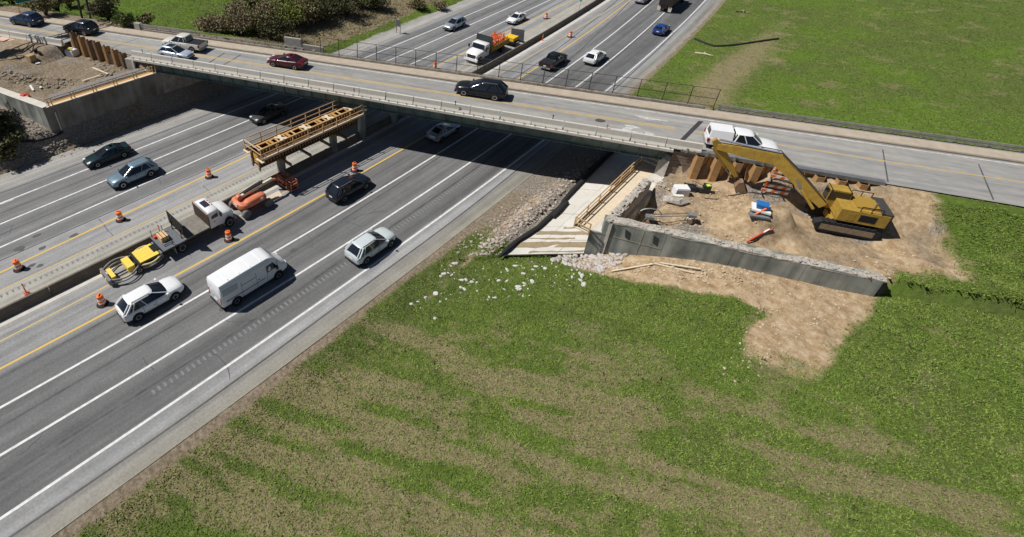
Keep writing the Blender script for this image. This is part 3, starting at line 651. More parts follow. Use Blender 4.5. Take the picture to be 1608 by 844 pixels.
A0, A1 = Vector((xw0-.02, 9.93, 0)), Vector((-84.0, LWY(-84.0), 0)); dv = (A1-A0).normalized(); nv = Vector((dv.y, -dv.x, 0))
if nv.y > 0: nv = -nv
n_p = 5; Lw = (A1-A0).length/n_p
for i in range(n_p):
    a = A0+dv*(Lw*i+.01); b = A0+dv*(Lw*(i+1)-.01); th = -nv*.95
    MB().prism([a+Vector((0, 0, .6)), b+Vector((0, 0, .6)), b+th+Vector((0, 0, .6)), a+th+Vector((0, 0, .6))], (0, 0, LT-.6+.02*i)).build('wall_panel', conc_wall, lw, world=True)
MB().prism([A0+nv*.02+Vector((0, 0, LT+.05)), A1+nv*.02+Vector((0, 0, LT+.1)), A1-nv*.9+Vector((0, 0, LT+.1)), A0-nv*.9+Vector((0, 0, LT+.05))], (0, 0, .05)).build('coping', conc_light, lw, world=True)
# stub and broken end where the old bridge abutment was cut back
st_ = thing('cut_abutment_stub', 'grey cut end of the old left abutment under the bridge end', 'concrete stub', (-66.4, 22.3, 4))
MB().box(S(-51.2, 48.9, 5.2), (1.0, 1.0, 2.1), BA).build('stub', conc_old, st_, world=True); MB().box(S(-50.6, 48.45, 5.2), (.3, .12, 2.0), BA).build('pale_strip', conc_light, st_, world=True)
MB().box(S(-53.4, 49.3, 5.1), (3.2, .3, 2.2), BA).build('backing_wall', conc_dirty, st_, world=True)

RT_ = 3.1
ra = thing('right_abutment', 'pale new abutment seat with timber edge rail beside the paved slope', 'abutment', (-12.4, 42, 0))
MB().prism([(-12.77, WING_Y(-12.77)+.01, -.4), (-11.3, WING_Y(-11.3)+.01, -.4), (-11.3, 54.5, -.4), (-12.77, 54.0, -.4)], (0, 0, RT_+.4)).build('abutment_body', conc_wall, ra, world=True)
MB().prism([(-12.75, WING_Y(-12.75)+.1, RT_), (-11.32, WING_Y(-11.32)+.1, RT_), (-11.32, 50, RT_), (-12.75, 50, RT_)], (0, 0, .025)).build('seat_top', conc_light, ra, world=True)
MB().prism([(-14.0, 35.9, RT_-.04), (-12.76, 36.0, RT_-.04), (-12.76, 49.3, RT_-.04), (-14.4, 49.3, RT_-.04)], (0, 0, .07)).build('walk_board', lumber_pale, ra, world=True)
for h in (.5, 1.0):
    MB().beam((-13.95, 35.95, RT_+h), (-14.38, 49.3, RT_+h), .06, .11).build('hand_rail', lumber, ra, world=True)
    MB().beam((-13.95, 35.95, RT_+h), (-12.65, 35.98, RT_+h), .06, .11).build('hand_rail', lumber, ra, world=True)
    MB().beam((-14.38, 49.3, RT_+h), (-12.5, 49.3, RT_+h), .06, .11).build('hand_rail', lumber, ra, world=True)
for f in np.linspace(0, 1, 7): MB().box((-13.97-.4*f, 35.98+13.3*f, RT_+.45), (.09, .09, 1.2)).build('rail_post', lumber, ra, world=True)
for x, y in ((-12.65, 35.98), (-12.5, 49.3)): MB().box((x, y, RT_+.45), (.09, .09, 1.2)).build('rail_post', lumber, ra, world=True)
MB().beam((-13.92, 36.05, RT_+.12), (-14.33, 49.2, RT_+.12), .05, .2).build('toe_board', ply, ra, world=True)
for y in (37.2, 39.6, 42.0, 44.4, 46.8): MB().beam((-14.1, y, RT_-.12), (-12.75, y, RT_-.12), .1, .14).build('joist', lumber, ra, world=True)
def jag(p0, p1, w, z0, ztop, seed, n=12, amp=.22):
    rd = random.Random(seed); p0, p1 = Vector(p0), Vector(p1); d = (p1-p0).normalized(); r = Vector((d.y, -d.x, 0)); rings = []
    for i in range(n+1):
        q = p0.lerp(p1, i/n); h = ztop(i/n) + rd.uniform(-amp, amp)
        rings.append([q+r*(w/2)+Vector((0, 0, z0)), q+r*(w/2+rd.uniform(-.06, .04))+Vector((0, 0, h)), q+r*rd.uniform(-.1, .1)+Vector((0, 0, h+rd.uniform(0, amp))), q-r*(w/2+rd.uniform(-.06, .04))+Vector((0, 0, h+rd.uniform(-.1, .1))), q-r*(w/2)+Vector((0, 0, z0))])
    return MB().loft(rings)
jag((-11.72, 37.0, 0), (-12.0, 44.8, 0), .7, 1.0, lambda f: RT_+1.2+.2*f, 5, 16, .05).build('back_wall', conc_old, ra, world=True)
jag((-11.75, 37.1, 0), (-12.03, 44.7, 0), .66, RT_+1.0, lambda f: RT_+1.27+.22*f, 6, 26, .10).build('broken_top', broken, ra, world=True)
for k in range(26):
    f = random.random(); MB().stone((-11.75-.28*f+random.uniform(-.28, .28), 37.2+7.4*f, RT_+1.38+.2*f), (.16, .13, .10), 200+k).build('rubble_lump', broken, ra, world=True)
for k in range(18):
    MB().stone((-12.35+random.uniform(-.3, .25), random.uniform(37.4, 47.5), RT_+.05), (random.uniform(.08, .2), .13, .09), 300+k).build('rubble_lump', broken, ra, world=True)
jag((-11.7, 44.9, 0), (-11.5, 48.8, 0), .75, 1.2, lambda f: RT_+.08, 9, 6, .06).build('seat_end', conc_light, ra, world=True)
jag((-12.2, 48.5, 0), (-12.0, 50.9, 0), .95, RT_-.3, lambda f: 5.0+.75*f, 8, 6, .16).build('pedestal', conc_old, ra, world=True)

rwg = thing('right_wing_wall', 'grey-green concrete wing wall with broken top edge above the dirt', 'retaining wall', (-6, 39.5, 0))
def wpt(x, z, off=0.0): return Vector((x, WING_Y(x)-off, z))
wx = [-11.95, -7.7, -3.4, .9, 5.2]
for i in range(4):
    a, b = wx[i]+.012, wx[i+1]-.012; za, zb = 4.42-.05*i, 4.42-.05*(i+1)
    n = 8; rd = random.Random(40+i); xs_ = np.linspace(a, b, n)
    front = [wpt(a, -.6)] + [wpt(b, -.6)] + [wpt(x, za+(zb-za)*(x-a)/(b-a)+rd.uniform(-.06, .06)) for x in xs_[::-1]]
    MB().prism(front, Vector((-.39, .8, 0))).build('wall_panel', conc_wall, rwg, world=True)
    jag((a+.03, WING_Y(a)+.42, 0), (b-.03, WING_Y(b)+.42, 0), .78, za-.15, lambda f, za=za, zb=zb: za+(zb-za)*f+.02, 50+i, 9, .05).build('broken_edge', broken, rwg, world=True)
    for k in range(46):
        f = rd.random(); xx = a+(b-a)*f; sz = rd.uniform(.05, .17); MB().stone((xx+rd.uniform(-.1, .1), WING_Y(xx)+rd.uniform(.08, .75), za+(zb-za)*f+.05+rd.uniform(-.03, .06)), (sz*1.2, sz, sz*.6), 500+60*i+k).build('broken_lump', broken, rwg, world=True)
for x in (-10.2, -8.3):
    MB().add([wpt(x-.25, 4.0, .015), wpt(x+.18, 3.75, .015), wpt(x+.25, 2.95, .015), wpt(x-.12, 3.2, .015)], [(0, 1, 2, 3)]).build('painted_recess', mat('recess_shade', (.05, .055, .055), .9), rwg, world=True)  # flat dark patches paint the shade of recesses onto the wall face
MB().beam(wpt(-12.6, 3.05, .012), wpt(-7.8, 2.75, .012), .02, .06).build('cold_joint', conc_dirty, rwg, world=True)
for x in (-9.2,): MB().beam(wpt(x, 4.25, .01), wpt(x-.03, 1.6, .01), .02, .03).build('form_line', conc_dirty, rwg, world=True)

# slope paving of separate slabs between ditch and abutment
pav = thing('slope_paving', None, None, (-15.6, 45, 0)); tag(pav, kind='structure')
nb = 10; na = 3
def pv(a, b):      # a 0..1 from ditch to wall, b 0..1 from near end to under the bridge
    y = 31.6 + b*27.0; xb = -17.7 - .0027*max(0, y-31)**2 * .8; xt = -12.8
    x = xb + (xt-xb)*a; yy = y + 5.0*a*(1-b)
    return Vector((x, yy, .16 + .85*a*(0.3+.7*min(1, b*2.2))))
for i in range(nb):
    for j in range(na):
        g = .006
        q = [pv((j+g)/na, (i+g)/nb), pv((j+1-g)/na, (i+g)/nb), pv((j+1-g)/na, (i+1-g)/nb), pv((j+g)/na, (i+1-g)/nb)]
        dz = random.uniform(-.012, .012); q = [p+Vector((0, 0, dz)) for p in q]
        MB().prism([p-Vector((0, 0, .14)) for p in q], (0, 0, .14)).build('concrete_slab', paving_m, pav, world=True)
for b0, b1, a0, a1 in ((.010, .020, .30, .97), (.045, .088, .02, .98), (.108, .116, .10, .7), (.140, .166, .12, .98), (.190, .196, .4, .9)):
    n = 10; rd = random.Random(int(b0*1e4))
    up_ = [pv(a0+(a1-a0)*k/n, b0+rd.uniform(-.003, .003))+Vector((0, 0, .02)) for k in range(n+1)]; dn = [pv(a0+(a1-a0)*k/n, b1+rd.uniform(-.004, .004))+Vector((0, 0, .02)) for k in range(n+1)]
    MB().strip(up_, dn).build('mud_streak', mud_m, pav, world=True)
sock = MB().tube([at(u, v, .32)+Vector((0, 0, random.uniform(-.04, .06))) for u, v in ((784, 404), (797, 392), (812, 379), (828, 369), (845, 358), (860, 344), (870, 334), (881, 325), (886, 315), (899, 300), (914, 285), (930, 268), (946, 252), (966, 234), (985, 214))], [.12]+[.26, .22, .27, .24, .28, .25, .27, .22, .26, .24, .26, .25, .25]+[.2], 8)
tag(sock.build('erosion_sock', sock_m, None, True), 'black erosion sock snaking along the foot of the paved slope', 'erosion sock')
sk2 = MB().tube([at(u, v, .42) for u, v in ((868, 341), (878, 331), (891, 318))], [.2, .26, .18], 8)
tag(sk2.build('erosion_sock', sock_m, None, True), 'short black sock piece overlapping the long one on the paved slope', 'erosion sock')

# ------------------------------------------------------------------ sheet piles
def pile_mesh(name, h, w=.95, dep=.42):
    prof = [(-w/2, 0), (-w*.30, 0), (-w*.18, dep), (w*.18, dep), (w*.30, 0), (w/2, 0)]; t = .035
    out = [Vector((x, -y, 0)) for x, y in prof] + [Vector((x, -y+t+.01, 0)) for x, y in prof[::-1]]
    return MB().prism(out, (0, 0, h))
lp = thing('sheet_pile_wall', 'row of rusty sheet piles of uneven height holding up the left approach', 'sheet piling', (-72.6, 19.6, 4.2))
tops = [7.75, 7.45, 7.3, 7.4, 7.1, 6.9, 6.8]
for i in range(7):
    sp_ = -61.3 + 1.5*i; c = S(sp_, PILE_T(sp_)-.15); z0 = 3.9
    o = pile_mesh('pile', tops[i]-z0, 1.15, .55).build('sheet_pile', rust if i in (1, 4, 5) else rust_dark, lp)
    o.location = RM[lp.name].inverted() @ Vector((c.x, c.y, z0)); o.rotation_euler = (random.uniform(-.03, .03), random.uniform(-.03, .03), BA-.15+random.uniform(-.08, .08))
rp_ = thing('sheet_pile_wall', 'row of wide rusty sheet piles below the parked white pickup, right approach', 'sheet piling', tuple(S(17, 48.9, 3.6)), BA)
for i in range(9):
    s = 12.9 + 1.55*i; o = pile_mesh('pile', 2.75, 1.5, .62).build('sheet_pile', rust, rp_)
    o.location = RM[rp_.name].inverted() @ S(s, 48.95, 3.45); o.rotation_euler = (0, 0, random.uniform(-.02, .02))
MB().box(S(19, 49.0, DECK-.02), (15.5, .5, .34), BA).build('cap_beam', steel_grey, rp_, world=True)
for s in (11.7, 13.4, 15.6, 17.8, 20): MB().box(S(s, 48.72, DECK+.05), (.14, .12, .5), BA).build('bracket', galv, rp_, world=True)
eb = thing('timber_lagging', 'dark brown lagging boards closing the gap beside the bridge end', 'timber wall', tuple(S(11.8, 48.9, 3.4)), BA)
for i in range(8): MB().box(S(11.6, 48.92+.01*(i % 2), 3.6+.33*i), (1.75, .10, .30), BA).build('plank', mat('lagging', (.17, .13, .10), .9, c2=(.25, .2, .155), scale=3), eb, world=True)

# ------------------------------------------------------------------ new pier: columns and cap formwork in the median
PX = -40.95
for y, lab in ((25.0, 'round concrete column under the near end of the timber formwork'), (32.0, 'round concrete column under the middle of the timber formwork')):
    tag(MB().lathe([(.44, -.1), (.44, 2.6)], (PX, y, 0), 20).build('pier_column', conc_wall, None, 40), lab, 'column')
fwk = thing('pier_cap_formwork', 'brown timber and steel formwork with walkways for a new pier cap', 'formwork', (PX, 28.4, 0))
Y0, Y1, FZ0, FZ1 = 22.3, 35.0, 2.55, 4.45
XL, XR = -41.6, -40.42
for x, nm in ((XL, 'side_form'), (XR, 'side_form')): MB().box((x, (Y0+Y1)/2, (FZ0+FZ1)/2), (.08, Y1-Y0, FZ1-FZ0), 0).build(nm, form_brown, fwk, world=True)
MB().box(((XL+XR)/2, (Y0+Y1)/2, FZ0+.06), (XR-XL-.1, Y1-Y0-.1, .08)).build('bottom_form', form_dark, fwk, world=True)
rib = MB().box((0, 0, 0), (.10, .07, FZ1-FZ0-.12)).mesh('rib', mat('rib_rust', (.52, .29, .12), .8, c2=(.38, .2, .08), scale=2))
for x, sx in ((XL-.09, -1), (XR+.09, 1)):
    for y in np.arange(Y0+.15, Y1, .36): inst('rib', rib, fwk, tuple(RM[fwk.name].inverted() @ Vector((x, y, (FZ0+FZ1)/2))))
for z in (FZ0+.25, FZ0+.8):
    for x in (XL-.17, XR+.17): MB().beam((x, Y0, z), (x, Y1, z), .06, .12).build('waler', form_brown, fwk, world=True)
# end form with horizontal planks
for i in range(5): MB().box((PX+.05, Y0-.03-.01*(i % 2), FZ0+.45+.24*i), (XR-XL-.3, .09, .15)).build('end_plank', mat('end_plank', (.62, .37, .06), .7, c2=(.45, .26, .05), scale=3), fwk, world=True)
for x in (XL-.02, XR+.02): MB().box((x, Y0-.1, FZ0+.65), (.22, .14, 1.75)).build('end_post', rust_dark, fwk, world=True)
# top: ply strips with openings, ties and bright spreader plates
for x in (XL+.13, XR-.13): MB().box((x, (Y0+Y1)/2, FZ1+.03), (.26, Y1-Y0, .05)).build('top_strip', ply, fwk, world=True)
k = 0
for y in np.arange(Y0+.5, Y1-.2, 1.02):
    MB().box((PX+.05, y, FZ1+.06), (XR-XL, .16, .06)).build('cross_tie', ply if k % 2 else lumber, fwk, world=True)
    if k % 2 == 1:
        MB().box((PX+.05, y+.4, FZ1+.05), (XR-XL-.25, .3, .05)).build('cover_board', ply, fwk, world=True)
    if k in (2, 5, 8, 11):
        for a in (-.5, .5):
            R = Matrix.Rotation(a+.2, 3, 'Z'); MB().box((PX+.05, y+.45, FZ1+.12+.02*(a > 0)), (1.35, .3, .04), M=R).build('spreader_plate', lumber_pale, fwk, world=True)
    k += 1
for k in range(9):
    x = XL+.2+.11*k; MB().beam((x, Y0+.2, FZ0+.4), (x, Y1-.2, FZ0+.4), .04, .04).build('rebar', rust_dark, fwk, world=True)
# walkways either side, with guard rails
for x0, x1 in ((XR+.2, -39.5), (-42.35, XL-.2)):
    MB().box(((x0+x1)/2, (Y0+Y1)/2, FZ1-.45), (abs(x1-x0)-.1, Y1-Y0+.6, .06)).build('walkway_deck', form_brown, fwk, world=True)
    for yy in np.arange(Y0+.4, Y1, 1.5): MB().beam((x0, yy, FZ1-1.2), (x1, yy, FZ1-.5), .08, .08).build('walkway_bracket', form_brown, fwk, world=True)
MB().beam((-39.46, Y0-.3, FZ1-.38), (-39.46, Y1+.3, FZ1-.38), .12, .22).build('toe_board', lumber_pale, fwk, world=True)
MB().beam((-42.38, Y0-.3, FZ1-.38), (-42.38, Y1+.3, FZ1-.38), .08, .2).build('toe_board', lumber, fwk, world=True)
for xr, hs in ((-39.42, (.2, .78)), (-42.35, (.2, .75))):
    for h in hs: MB().beam((xr, Y0-.35, FZ1+h), (xr, Y1+.3, FZ1+h), .05, .10).build('guard_rail', lumber, fwk, world=True)
    for y in np.linspace(Y0-.3, Y1+.25, 8): MB().box((xr, y, FZ1+.1), (.09, .09, 1.25)).build('rail_post', lumber, fwk, world=True)
for h in (.2, .75): MB().beam((-42.4, Y0-.3, FZ1+h-.05), (-39.4, Y0-.3, FZ1+h-.05), .05, .1).build('guard_rail', lumber_pale if h > .5 else lumber, fwk, world=True)
for a, b in ((-42.4, -41.7), (-39.8, -39.0)):
    for h in (.3, .72): MB().beam((a, Y1+.3, FZ1+h), (b, Y1+.3, FZ1+h), .05, .1).build('guard_rail', lumber_pale, fwk, world=True)
for (a, b) in (((-42.5, Y0-.35, FZ1-.5), (-41.6, Y0-.35, FZ1-.5)), ((-40.2, Y0-.35, FZ1-.5), (-39.1, Y0-.35, FZ1-.5))): MB().beam(a, b, .3, .06).build('end_step', lumber_pale, fwk, world=True)
for y in (24.8, 27.3, 30.0, 32.2): MB().beam((-41.9, y, FZ0-.1), (-38.9, y+.1, FZ0-.1), .2, .24).build('needle_beam', rust_dark, fwk, world=True)
for y in (25.0, 32.0): MB().lathe([(.6, 2.2), (.6, 2.5)], (PX, y, 0), 14).build('friction_collar', mat('collar', (.28, .22, .05), .7), fwk, world=True)

# ------------------------------------------------------------------ vehicles
def paint(name, c, rough=.28, metal=0.0): return mat('paint_'+name, c, rough, metal, coat=.22, var=.03, scale=1.5)
def wheel(root, x, y, r, w=.24, rimc=rim_m):
    s = 1 if y > 0 else -1
    o = MB().lathe([(r*.55, -w/2), (r*.93, -w/2), (r, -w*.32), (r, w*.32), (r*.93, w/2), (r*.55, w/2)], (x, y, r), 18, 'y').build('wheel', black_m, root, 40)
    MB().lathe([(r*.12, -w*.42*1), (r*.58, -w*.5), (r*.60, w*.5), (r*.12, w*.42)], (x, y+.008*s, r), 14, 'y').build('rim', rimc, o, 30)
    return o
def ring(x, w, zb, zt, crown=.03):
    zm = zb+(zt-zb)*.45
    pts = [(-w*.80, zb), (-w*.96, zb+.07), (-w, zm), (-w*.985, zt-.13), (-w*.90, zt-.015), (-w*.45, zt+crown), (w*.45, zt+crown), (w*.90, zt-.015), (w*.985, zt-.13), (w, zm), (w*.96, zb+.07), (w*.80, zb)]
    return [Vector((x, y, z)) for y, z in pts]
SPEC = {   # st: stations x, half width, underside, shoulder height; cab: rear/front at the belt, rear/front at the roof, half widths, belt, roof
 'sedan': dict(st=[(-2.42,.64,.46,.84),(-2.36,.80,.34,.97),(-2.1,.88,.26,1.02),(-1.4,.915,.20,1.01),(-.4,.92,.19,.97),(.6,.92,.19,.95),(1.3,.915,.20,.92),(1.85,.885,.23,.84),(2.2,.80,.27,.75),(2.40,.60,.34,.64)],
   cab=(-2.02, 1.18, -.98, .02, .82, .58, .95, 1.45), wh=(-1.43, 1.45, .34), L=4.8),
 'hatch': dict(st=[(-2.18,.68,.46,.90),(-2.12,.82,.34,1.02),(-1.8,.89,.26,1.05),(-.9,.91,.22,1.02),(.5,.91,.22,.98),(1.2,.905,.23,.94),(1.75,.86,.26,.86),(2.05,.74,.31,.76),(2.15,.58,.38,.66)],
   cab=(-2.12, 1.10, -1.50, -.02, .82, .60, .99, 1.54), wh=(-1.32, 1.34, .34), L=4.3),
 'suv': dict(st=[(-2.44,.76,.50,1.0),(-2.38,.88,.38,1.10),(-1.9,.945,.30,1.13),(-.4,.96,.28,1.10),(.8,.96,.28,1.08),(1.5,.95,.29,1.05),(2.0,.91,.33,.97),(2.3,.82,.38,.86),(2.44,.66,.46,.74)],
   cab=(-2.36, 1.22, -1.72, .10, .88, .66, 1.09, 1.72), wh=(-1.47, 1.49, .38), L=4.85),
 'pickup': dict(st=[(-.98,.97,.36,1.12),(-.5,.98,.34,1.14),(.5,.98,.34,1.13),(1.3,.98,.34,1.12),(2.0,.965,.37,1.09),(2.5,.94,.40,1.03),(2.78,.86,.44,.94),(2.90,.72,.50,.82)],
   cab=(-.94, 1.55, -.74, .62, .90, .70, 1.12, 1.86), wh=(-1.85, 1.87, .41), L=5.75)}
def cab_ring(xr, xf, w, z, g=0.0):
    xr += g; xf -= g; w -= g
    return [Vector(p) for p in ((xr, -.78*w, z), (xr+.16, -w, z), (xf-.42, -w, z), (xf-.12, -.86*w, z), (xf, -.45*w, z), (xf, .45*w, z), (xf-.12, .86*w, z), (xf-.42, w, z), (xr+.16, w, z), (xr, .78*w, z))]
def vehicle(name, label, cat, kind, pm, loc, rz, group=None, bed=None, sunroof=False, sx=1.0):
    r = thing(name, label, cat, loc, rz, group); sp = SPEC[kind]
    MB().loft([ring(x, w, zb, zt) for x, w, zb, zt in sp['st']]).build('body', pm, r, 50)
    x0, x1, x2, x3, wb, wr, zb, zr = sp['cab']; zb -= .03
    lo = cab_ring(x0, x1, wb, zb); hi = cab_ring(x2, x3, wr, zr-.07); md = [a.lerp(c, .55)+Vector((0, (.025 if a.y > 0 else -.025), 0)) for a, c in zip(lo, hi)]
    MB().loft([lo, md, hi], cap=False).build('windows', glass_m, r, 35)
    e1 = cab_ring(x2-.05, x3+.06, wr+.035, zr-.085); e2 = cab_ring(x2, x3, wr+.01, zr-.035); e3 = cab_ring(x2, x3, wr, zr, .16); e4 = cab_ring(x2, x3, wr, zr+.018, .36)
    MB().loft([e1, e2, e3, e4]).build('roof', pm, r, 60)
    def pil(i, j=None, f=0.0, w=.09):
        p = [lo[i], md[i], hi[i]] if j is None else [q[i].lerp(q[j], f) for q in (lo, md, hi)]
        out = Vector((0, .012 if p[0].y > 0 else -.012, 0)); mb = MB(); mb.tube([q+out for q in p], w*.5, 5); mb.build('pillar', pm, r, 60)
    for i in (0, 9): pil(i, w=.13)
    for i in (1, 8): pil(i, w=.16 if kind in ('suv', 'hatch') else .12)
    for i in (3, 6): pil(i, w=.085)
    for i, j in ((1, 2), (8, 7)):
        pil(i, j, .52, .07)
        if kind == 'suv': pil(i, j, .16, .12)
    Lf, Lr = sp['st'][-1][0], sp['st'][0][0]
    if kind == 'pickup':
        Lr = -2.88
        MB().box((-1.93, 0, .62), (1.9, 1.7, .1)).build('bed_floor', bed_steel if bed != 'cap' else pm, r)
        for y in (-.92, .92): MB().loft([[Vector((x, y+q, z)) for q, z in ((-.06*k, .5), (-.065*k, 1.05), (-.04*k, 1.13), (.04*k, 1.13), (.065*k, 1.05), (.06*k, .5))] for x, k in ((-2.88, .8), (-2.7, 1), (-1, 1))]).build('bed_side', pm, r, 40)
        MB().box((-2.84, 0, .80), (.09, 1.84, .64)).build('tailgate', pm, r)
        MB().box((-2.93, 0, .47), (.14, 1.8, .16)).build('rear_bumper', galv, r)
        if bed == 'cover': MB().box((-1.93, 0, 1.13), (1.86, 1.72, .05)).build('bed_cover', black_paint, r)
        if bed == 'cap':
            c0 = [(-2.86, -.93, 1.12), (-.98, -.93, 1.12), (-.98, .93, 1.12), (-2.86, .93, 1.12)]; c1 = [(-2.76, -.74, 1.86), (-1.0, -.74, 1.90), (-1.0, .74, 1.90), (-2.76, .74, 1.86)]
            MB().add(c0+c1, [(0, 1, 5, 4), (1, 2, 6, 5), (2, 3, 7, 6), (3, 0, 4, 7), (4, 5, 6, 7)]).build('bed_cap', pm, r)
            MB().quad((-2.85, -.6, 1.25), (-2.85, .6, 1.25), (-2.79, .55, 1.72), (-2.79, -.55, 1.72)).build('cap_window', glass_m, r)
        if bed == 'load': MB().box((-1.9, .1, .95), (1.4, 1.3, .5)).build('bed_load', galv, r)
    MB().box((Lf-.10, 0, .36), (.25, 1.5, .14)).build('front_bumper', black_paint, r); MB().box((Lf-.06, 0, .60), (.12, .8, .16)).build('grille', black_paint, r)
    if kind != 'pickup': MB().box((Lr+.08, 0, .38), (.22, 1.45, .16)).build('rear_bumper', black_paint, r)
    for y in (-1, 1):
        MB().box((Lf-.20, .60*y, .72 if kind != 'pickup' else .86), (.26, .30, .13)).build('headlight', head_m, r)
        MB().box((Lr+.10 if kind != 'pickup' else -2.86, (.68 if kind != 'pickup' else .93)*y, .85 if kind != 'pickup' else .95), (.18, .26 if kind != 'pickup' else .16, .16 if kind != 'pickup' else .34)).build('taillight', tail_m, r)
        MB().box((x1-.25, (wb+.18)*y, zb+.08), (.12, .2, .14)).build('mirror', pm, r)
        MB().box((-.1, (sp['st'][3][1]+.001)*y, .72), (.16, .02, .03)).build('door_handle', black_paint, r)
    wx0, wx1, wr_ = sp['wh']; hw = sp['st'][3][1]
    for x in (wx0, wx1):
        for y in (-1, 1):
            MB().cyl((x, (hw-.16)*y, wr_+.01), (x, (hw+.006)*y, wr_+.01), wr_*1.17, n=18).build('wheel_arch', dark_m, r); wheel(r, x, (hw-.09)*y, wr_)
    MB().box((0, 0, .30), (abs(Lr)+Lf-.7, 1.5, .16)).build('underbody', dark_m, r)
    zs_ = sp['st'][3][3]
    for y in (-1, 1):
        xs2 = ((-.95, .05, 1.05) if kind == 'suv' else (-.75, .2, 1.1)) if kind != 'pickup' else (-.2, .75, 1.4)
        for xq in xs2: MB().box((xq, (hw-.004)*y, .38+(zs_-.42)*.5), (.016, .014, zs_-.5)).build('door_seam', dark_m, r)
        MB().box((0.05, (hw-.01)*y, .33), (2.2, .05, .12)).build('sill', black_paint, r)
        if kind == 'suv': MB().beam((x2+.15, (wr-.06)*y, zr+.03), (x3-.25, (wr-.06)*y, zr+.03), .03, .04).build('roof_rail', galv, r)
    MB().box((Lr-.005 if kind != 'pickup' else -2.90, 0, .74), (.02, .42, .13)).build('number_plate', refl_white, r)
    if sunroof: MB().box((-.55, 0, zr+.012), (.9, .8, .02)).build('sunroof', glass_m, r)
    return r
def hdg(dx, dy): return math.atan2(dy, dx)
def hway_dir(y): return math.atan2(1, float(cshift(y+1)-cshift(y)) - .012*0)
def on_road(u, v, z, away): p = at(u, v, z); h = hway_dir(p.y); return (p.x, p.y, 0.008), (h if away else h+math.pi)
def on_deck(u, v, z): p = at(u, v, DECK+z); return (p.x, p.y, DECK+.008)
HG = 'vehicles on the highway'; BG = 'vehicles on the overpass'
def hv(name, label, cat, kind, pm, u, v, z, away, **k): l, r = on_road(u, v, z, away); return vehicle(name, label, cat, kind, pm, l, r, HG, **k)
def bv(name, label, cat, kind, pm, u, v, z, left, **k): return vehicle(name, label, cat, kind, pm, on_deck(u, v, z), BA+math.pi if left else BA, BG, **k)
P_black = paint('black', (.010, .012, .016)); P_white = paint('white', (.80, .81, .82)); P_silver = paint('silver', (.45, .50, .55), .3, .5); P_navy = paint('navy', (.015, .035, .09)); P_blue = paint('blue', (.012, .055, .24))
P_burg = paint('burgundy', (.085, .008, .016)); P_teal = paint('dark_teal', (.012, .03, .035)); P_sblue = paint('silver_blue', (.22, .31, .38), .3, .4); P_tan = paint('pale_beige', (.62, .61, .55)); P_grey = paint('dark_grey', (.07, .075, .08), .3, .3)
hv('sedan', 'dark teal sedan in the outer lane below the shaded left wall', 'car', 'sedan', P_teal, 168, 242, .7, False)
hv('suv', 'blue-grey SUV on the middle lane line, just behind the dark teal sedan', 'suv', 'suv', P_sblue, 208, 271, .8, False)
hv('sedan', 'dark sedan in the bridge shadow left of the formwork', 'car', 'sedan', P_grey, 422, 177, .7, False)
hv('suv', 'grey-blue SUV near the far left shoulder beyond the bridge', 'suv', 'suv', P_silver, 714, 37, .8, False)
hv('sedan', 'white sedan beyond the cone truck on the far carriageway', 'car', 'sedan', P_white, 811, 28, .7, False)
hv('pickup_truck', 'black pickup just beyond the bridge fence in the inner lane', 'pickup', 'pickup', P_black, 870, 94, .8, True, bed='cover')
hv('suv', 'white SUV in the middle lane just beyond the bridge fence', 'suv', 'suv', P_white, 935, 88, .8, True)
hv('hatchback', 'bright blue hatchback near the far right shoulder line', 'car', 'hatch', P_blue, 1039, 45, .7, True)
hv('sedan', 'silver sedan at the top edge, left of the dark lorry', 'car', 'sedan', P_silver, 1010, -3, .7, True)
hv('suv', 'near-black SUV passing the drum beside the formwork shadow', 'suv', 'suv', paint('ink', (.010, .014, .026)), 548, 293, .7, True)
hv('sedan', 'silver sedan half hidden under the bridge deck', 'car', 'sedan', P_silver, 697, 203, .8, True)
hv('suv', 'white SUV beside the striped drum at the lower left', 'suv', 'suv', P_white, 236, 465, .85, True)
hv('suv', 'silver-white SUV in the outer lane near the right shoulder', 'suv', 'suv', paint('pearl', (.55, .61, .62)), 583, 382, .85, True)
bv('suv', 'dark blue SUV on the left approach, first in line at the left edge', 'suv', 'suv', P_navy, 41, 30, .75, True)
bv('suv', 'black SUV on the left approach passing the sheet piles', 'suv', 'suv', P_black, 126, 43, .75, True)
bv('pickup_truck', 'pale beige pickup with black bed cover near the left bridge end', 'pickup', 'pickup', P_tan, 289, 67, .8, True, bed='cover')
bv('hatchback', 'silver-blue hatchback with sunroof beside the beige pickup on the bridge', 'car', 'hatch', paint('ice', (.55, .62, .72), .3, .3), 276, 82, .75, False, sunroof=True)
bv('sedan', 'burgundy sedan alone on the left half of the bridge', 'car', 'sedan', P_burg, 451, 95, .7, True)
bv('suv', 'black SUV alone on the right half of the bridge', 'suv', 'suv', P_black, 756, 138, .85, True).scale = (1.13, 1.03, 1.02)
p = S(16.15, 50.75, DECK+.008)
vehicle('pickup_truck', 'white pickup with white bed cap parked behind the excavator arm', 'pickup', 'pickup', P_white, tuple(p), BA, BG, bed='cap')

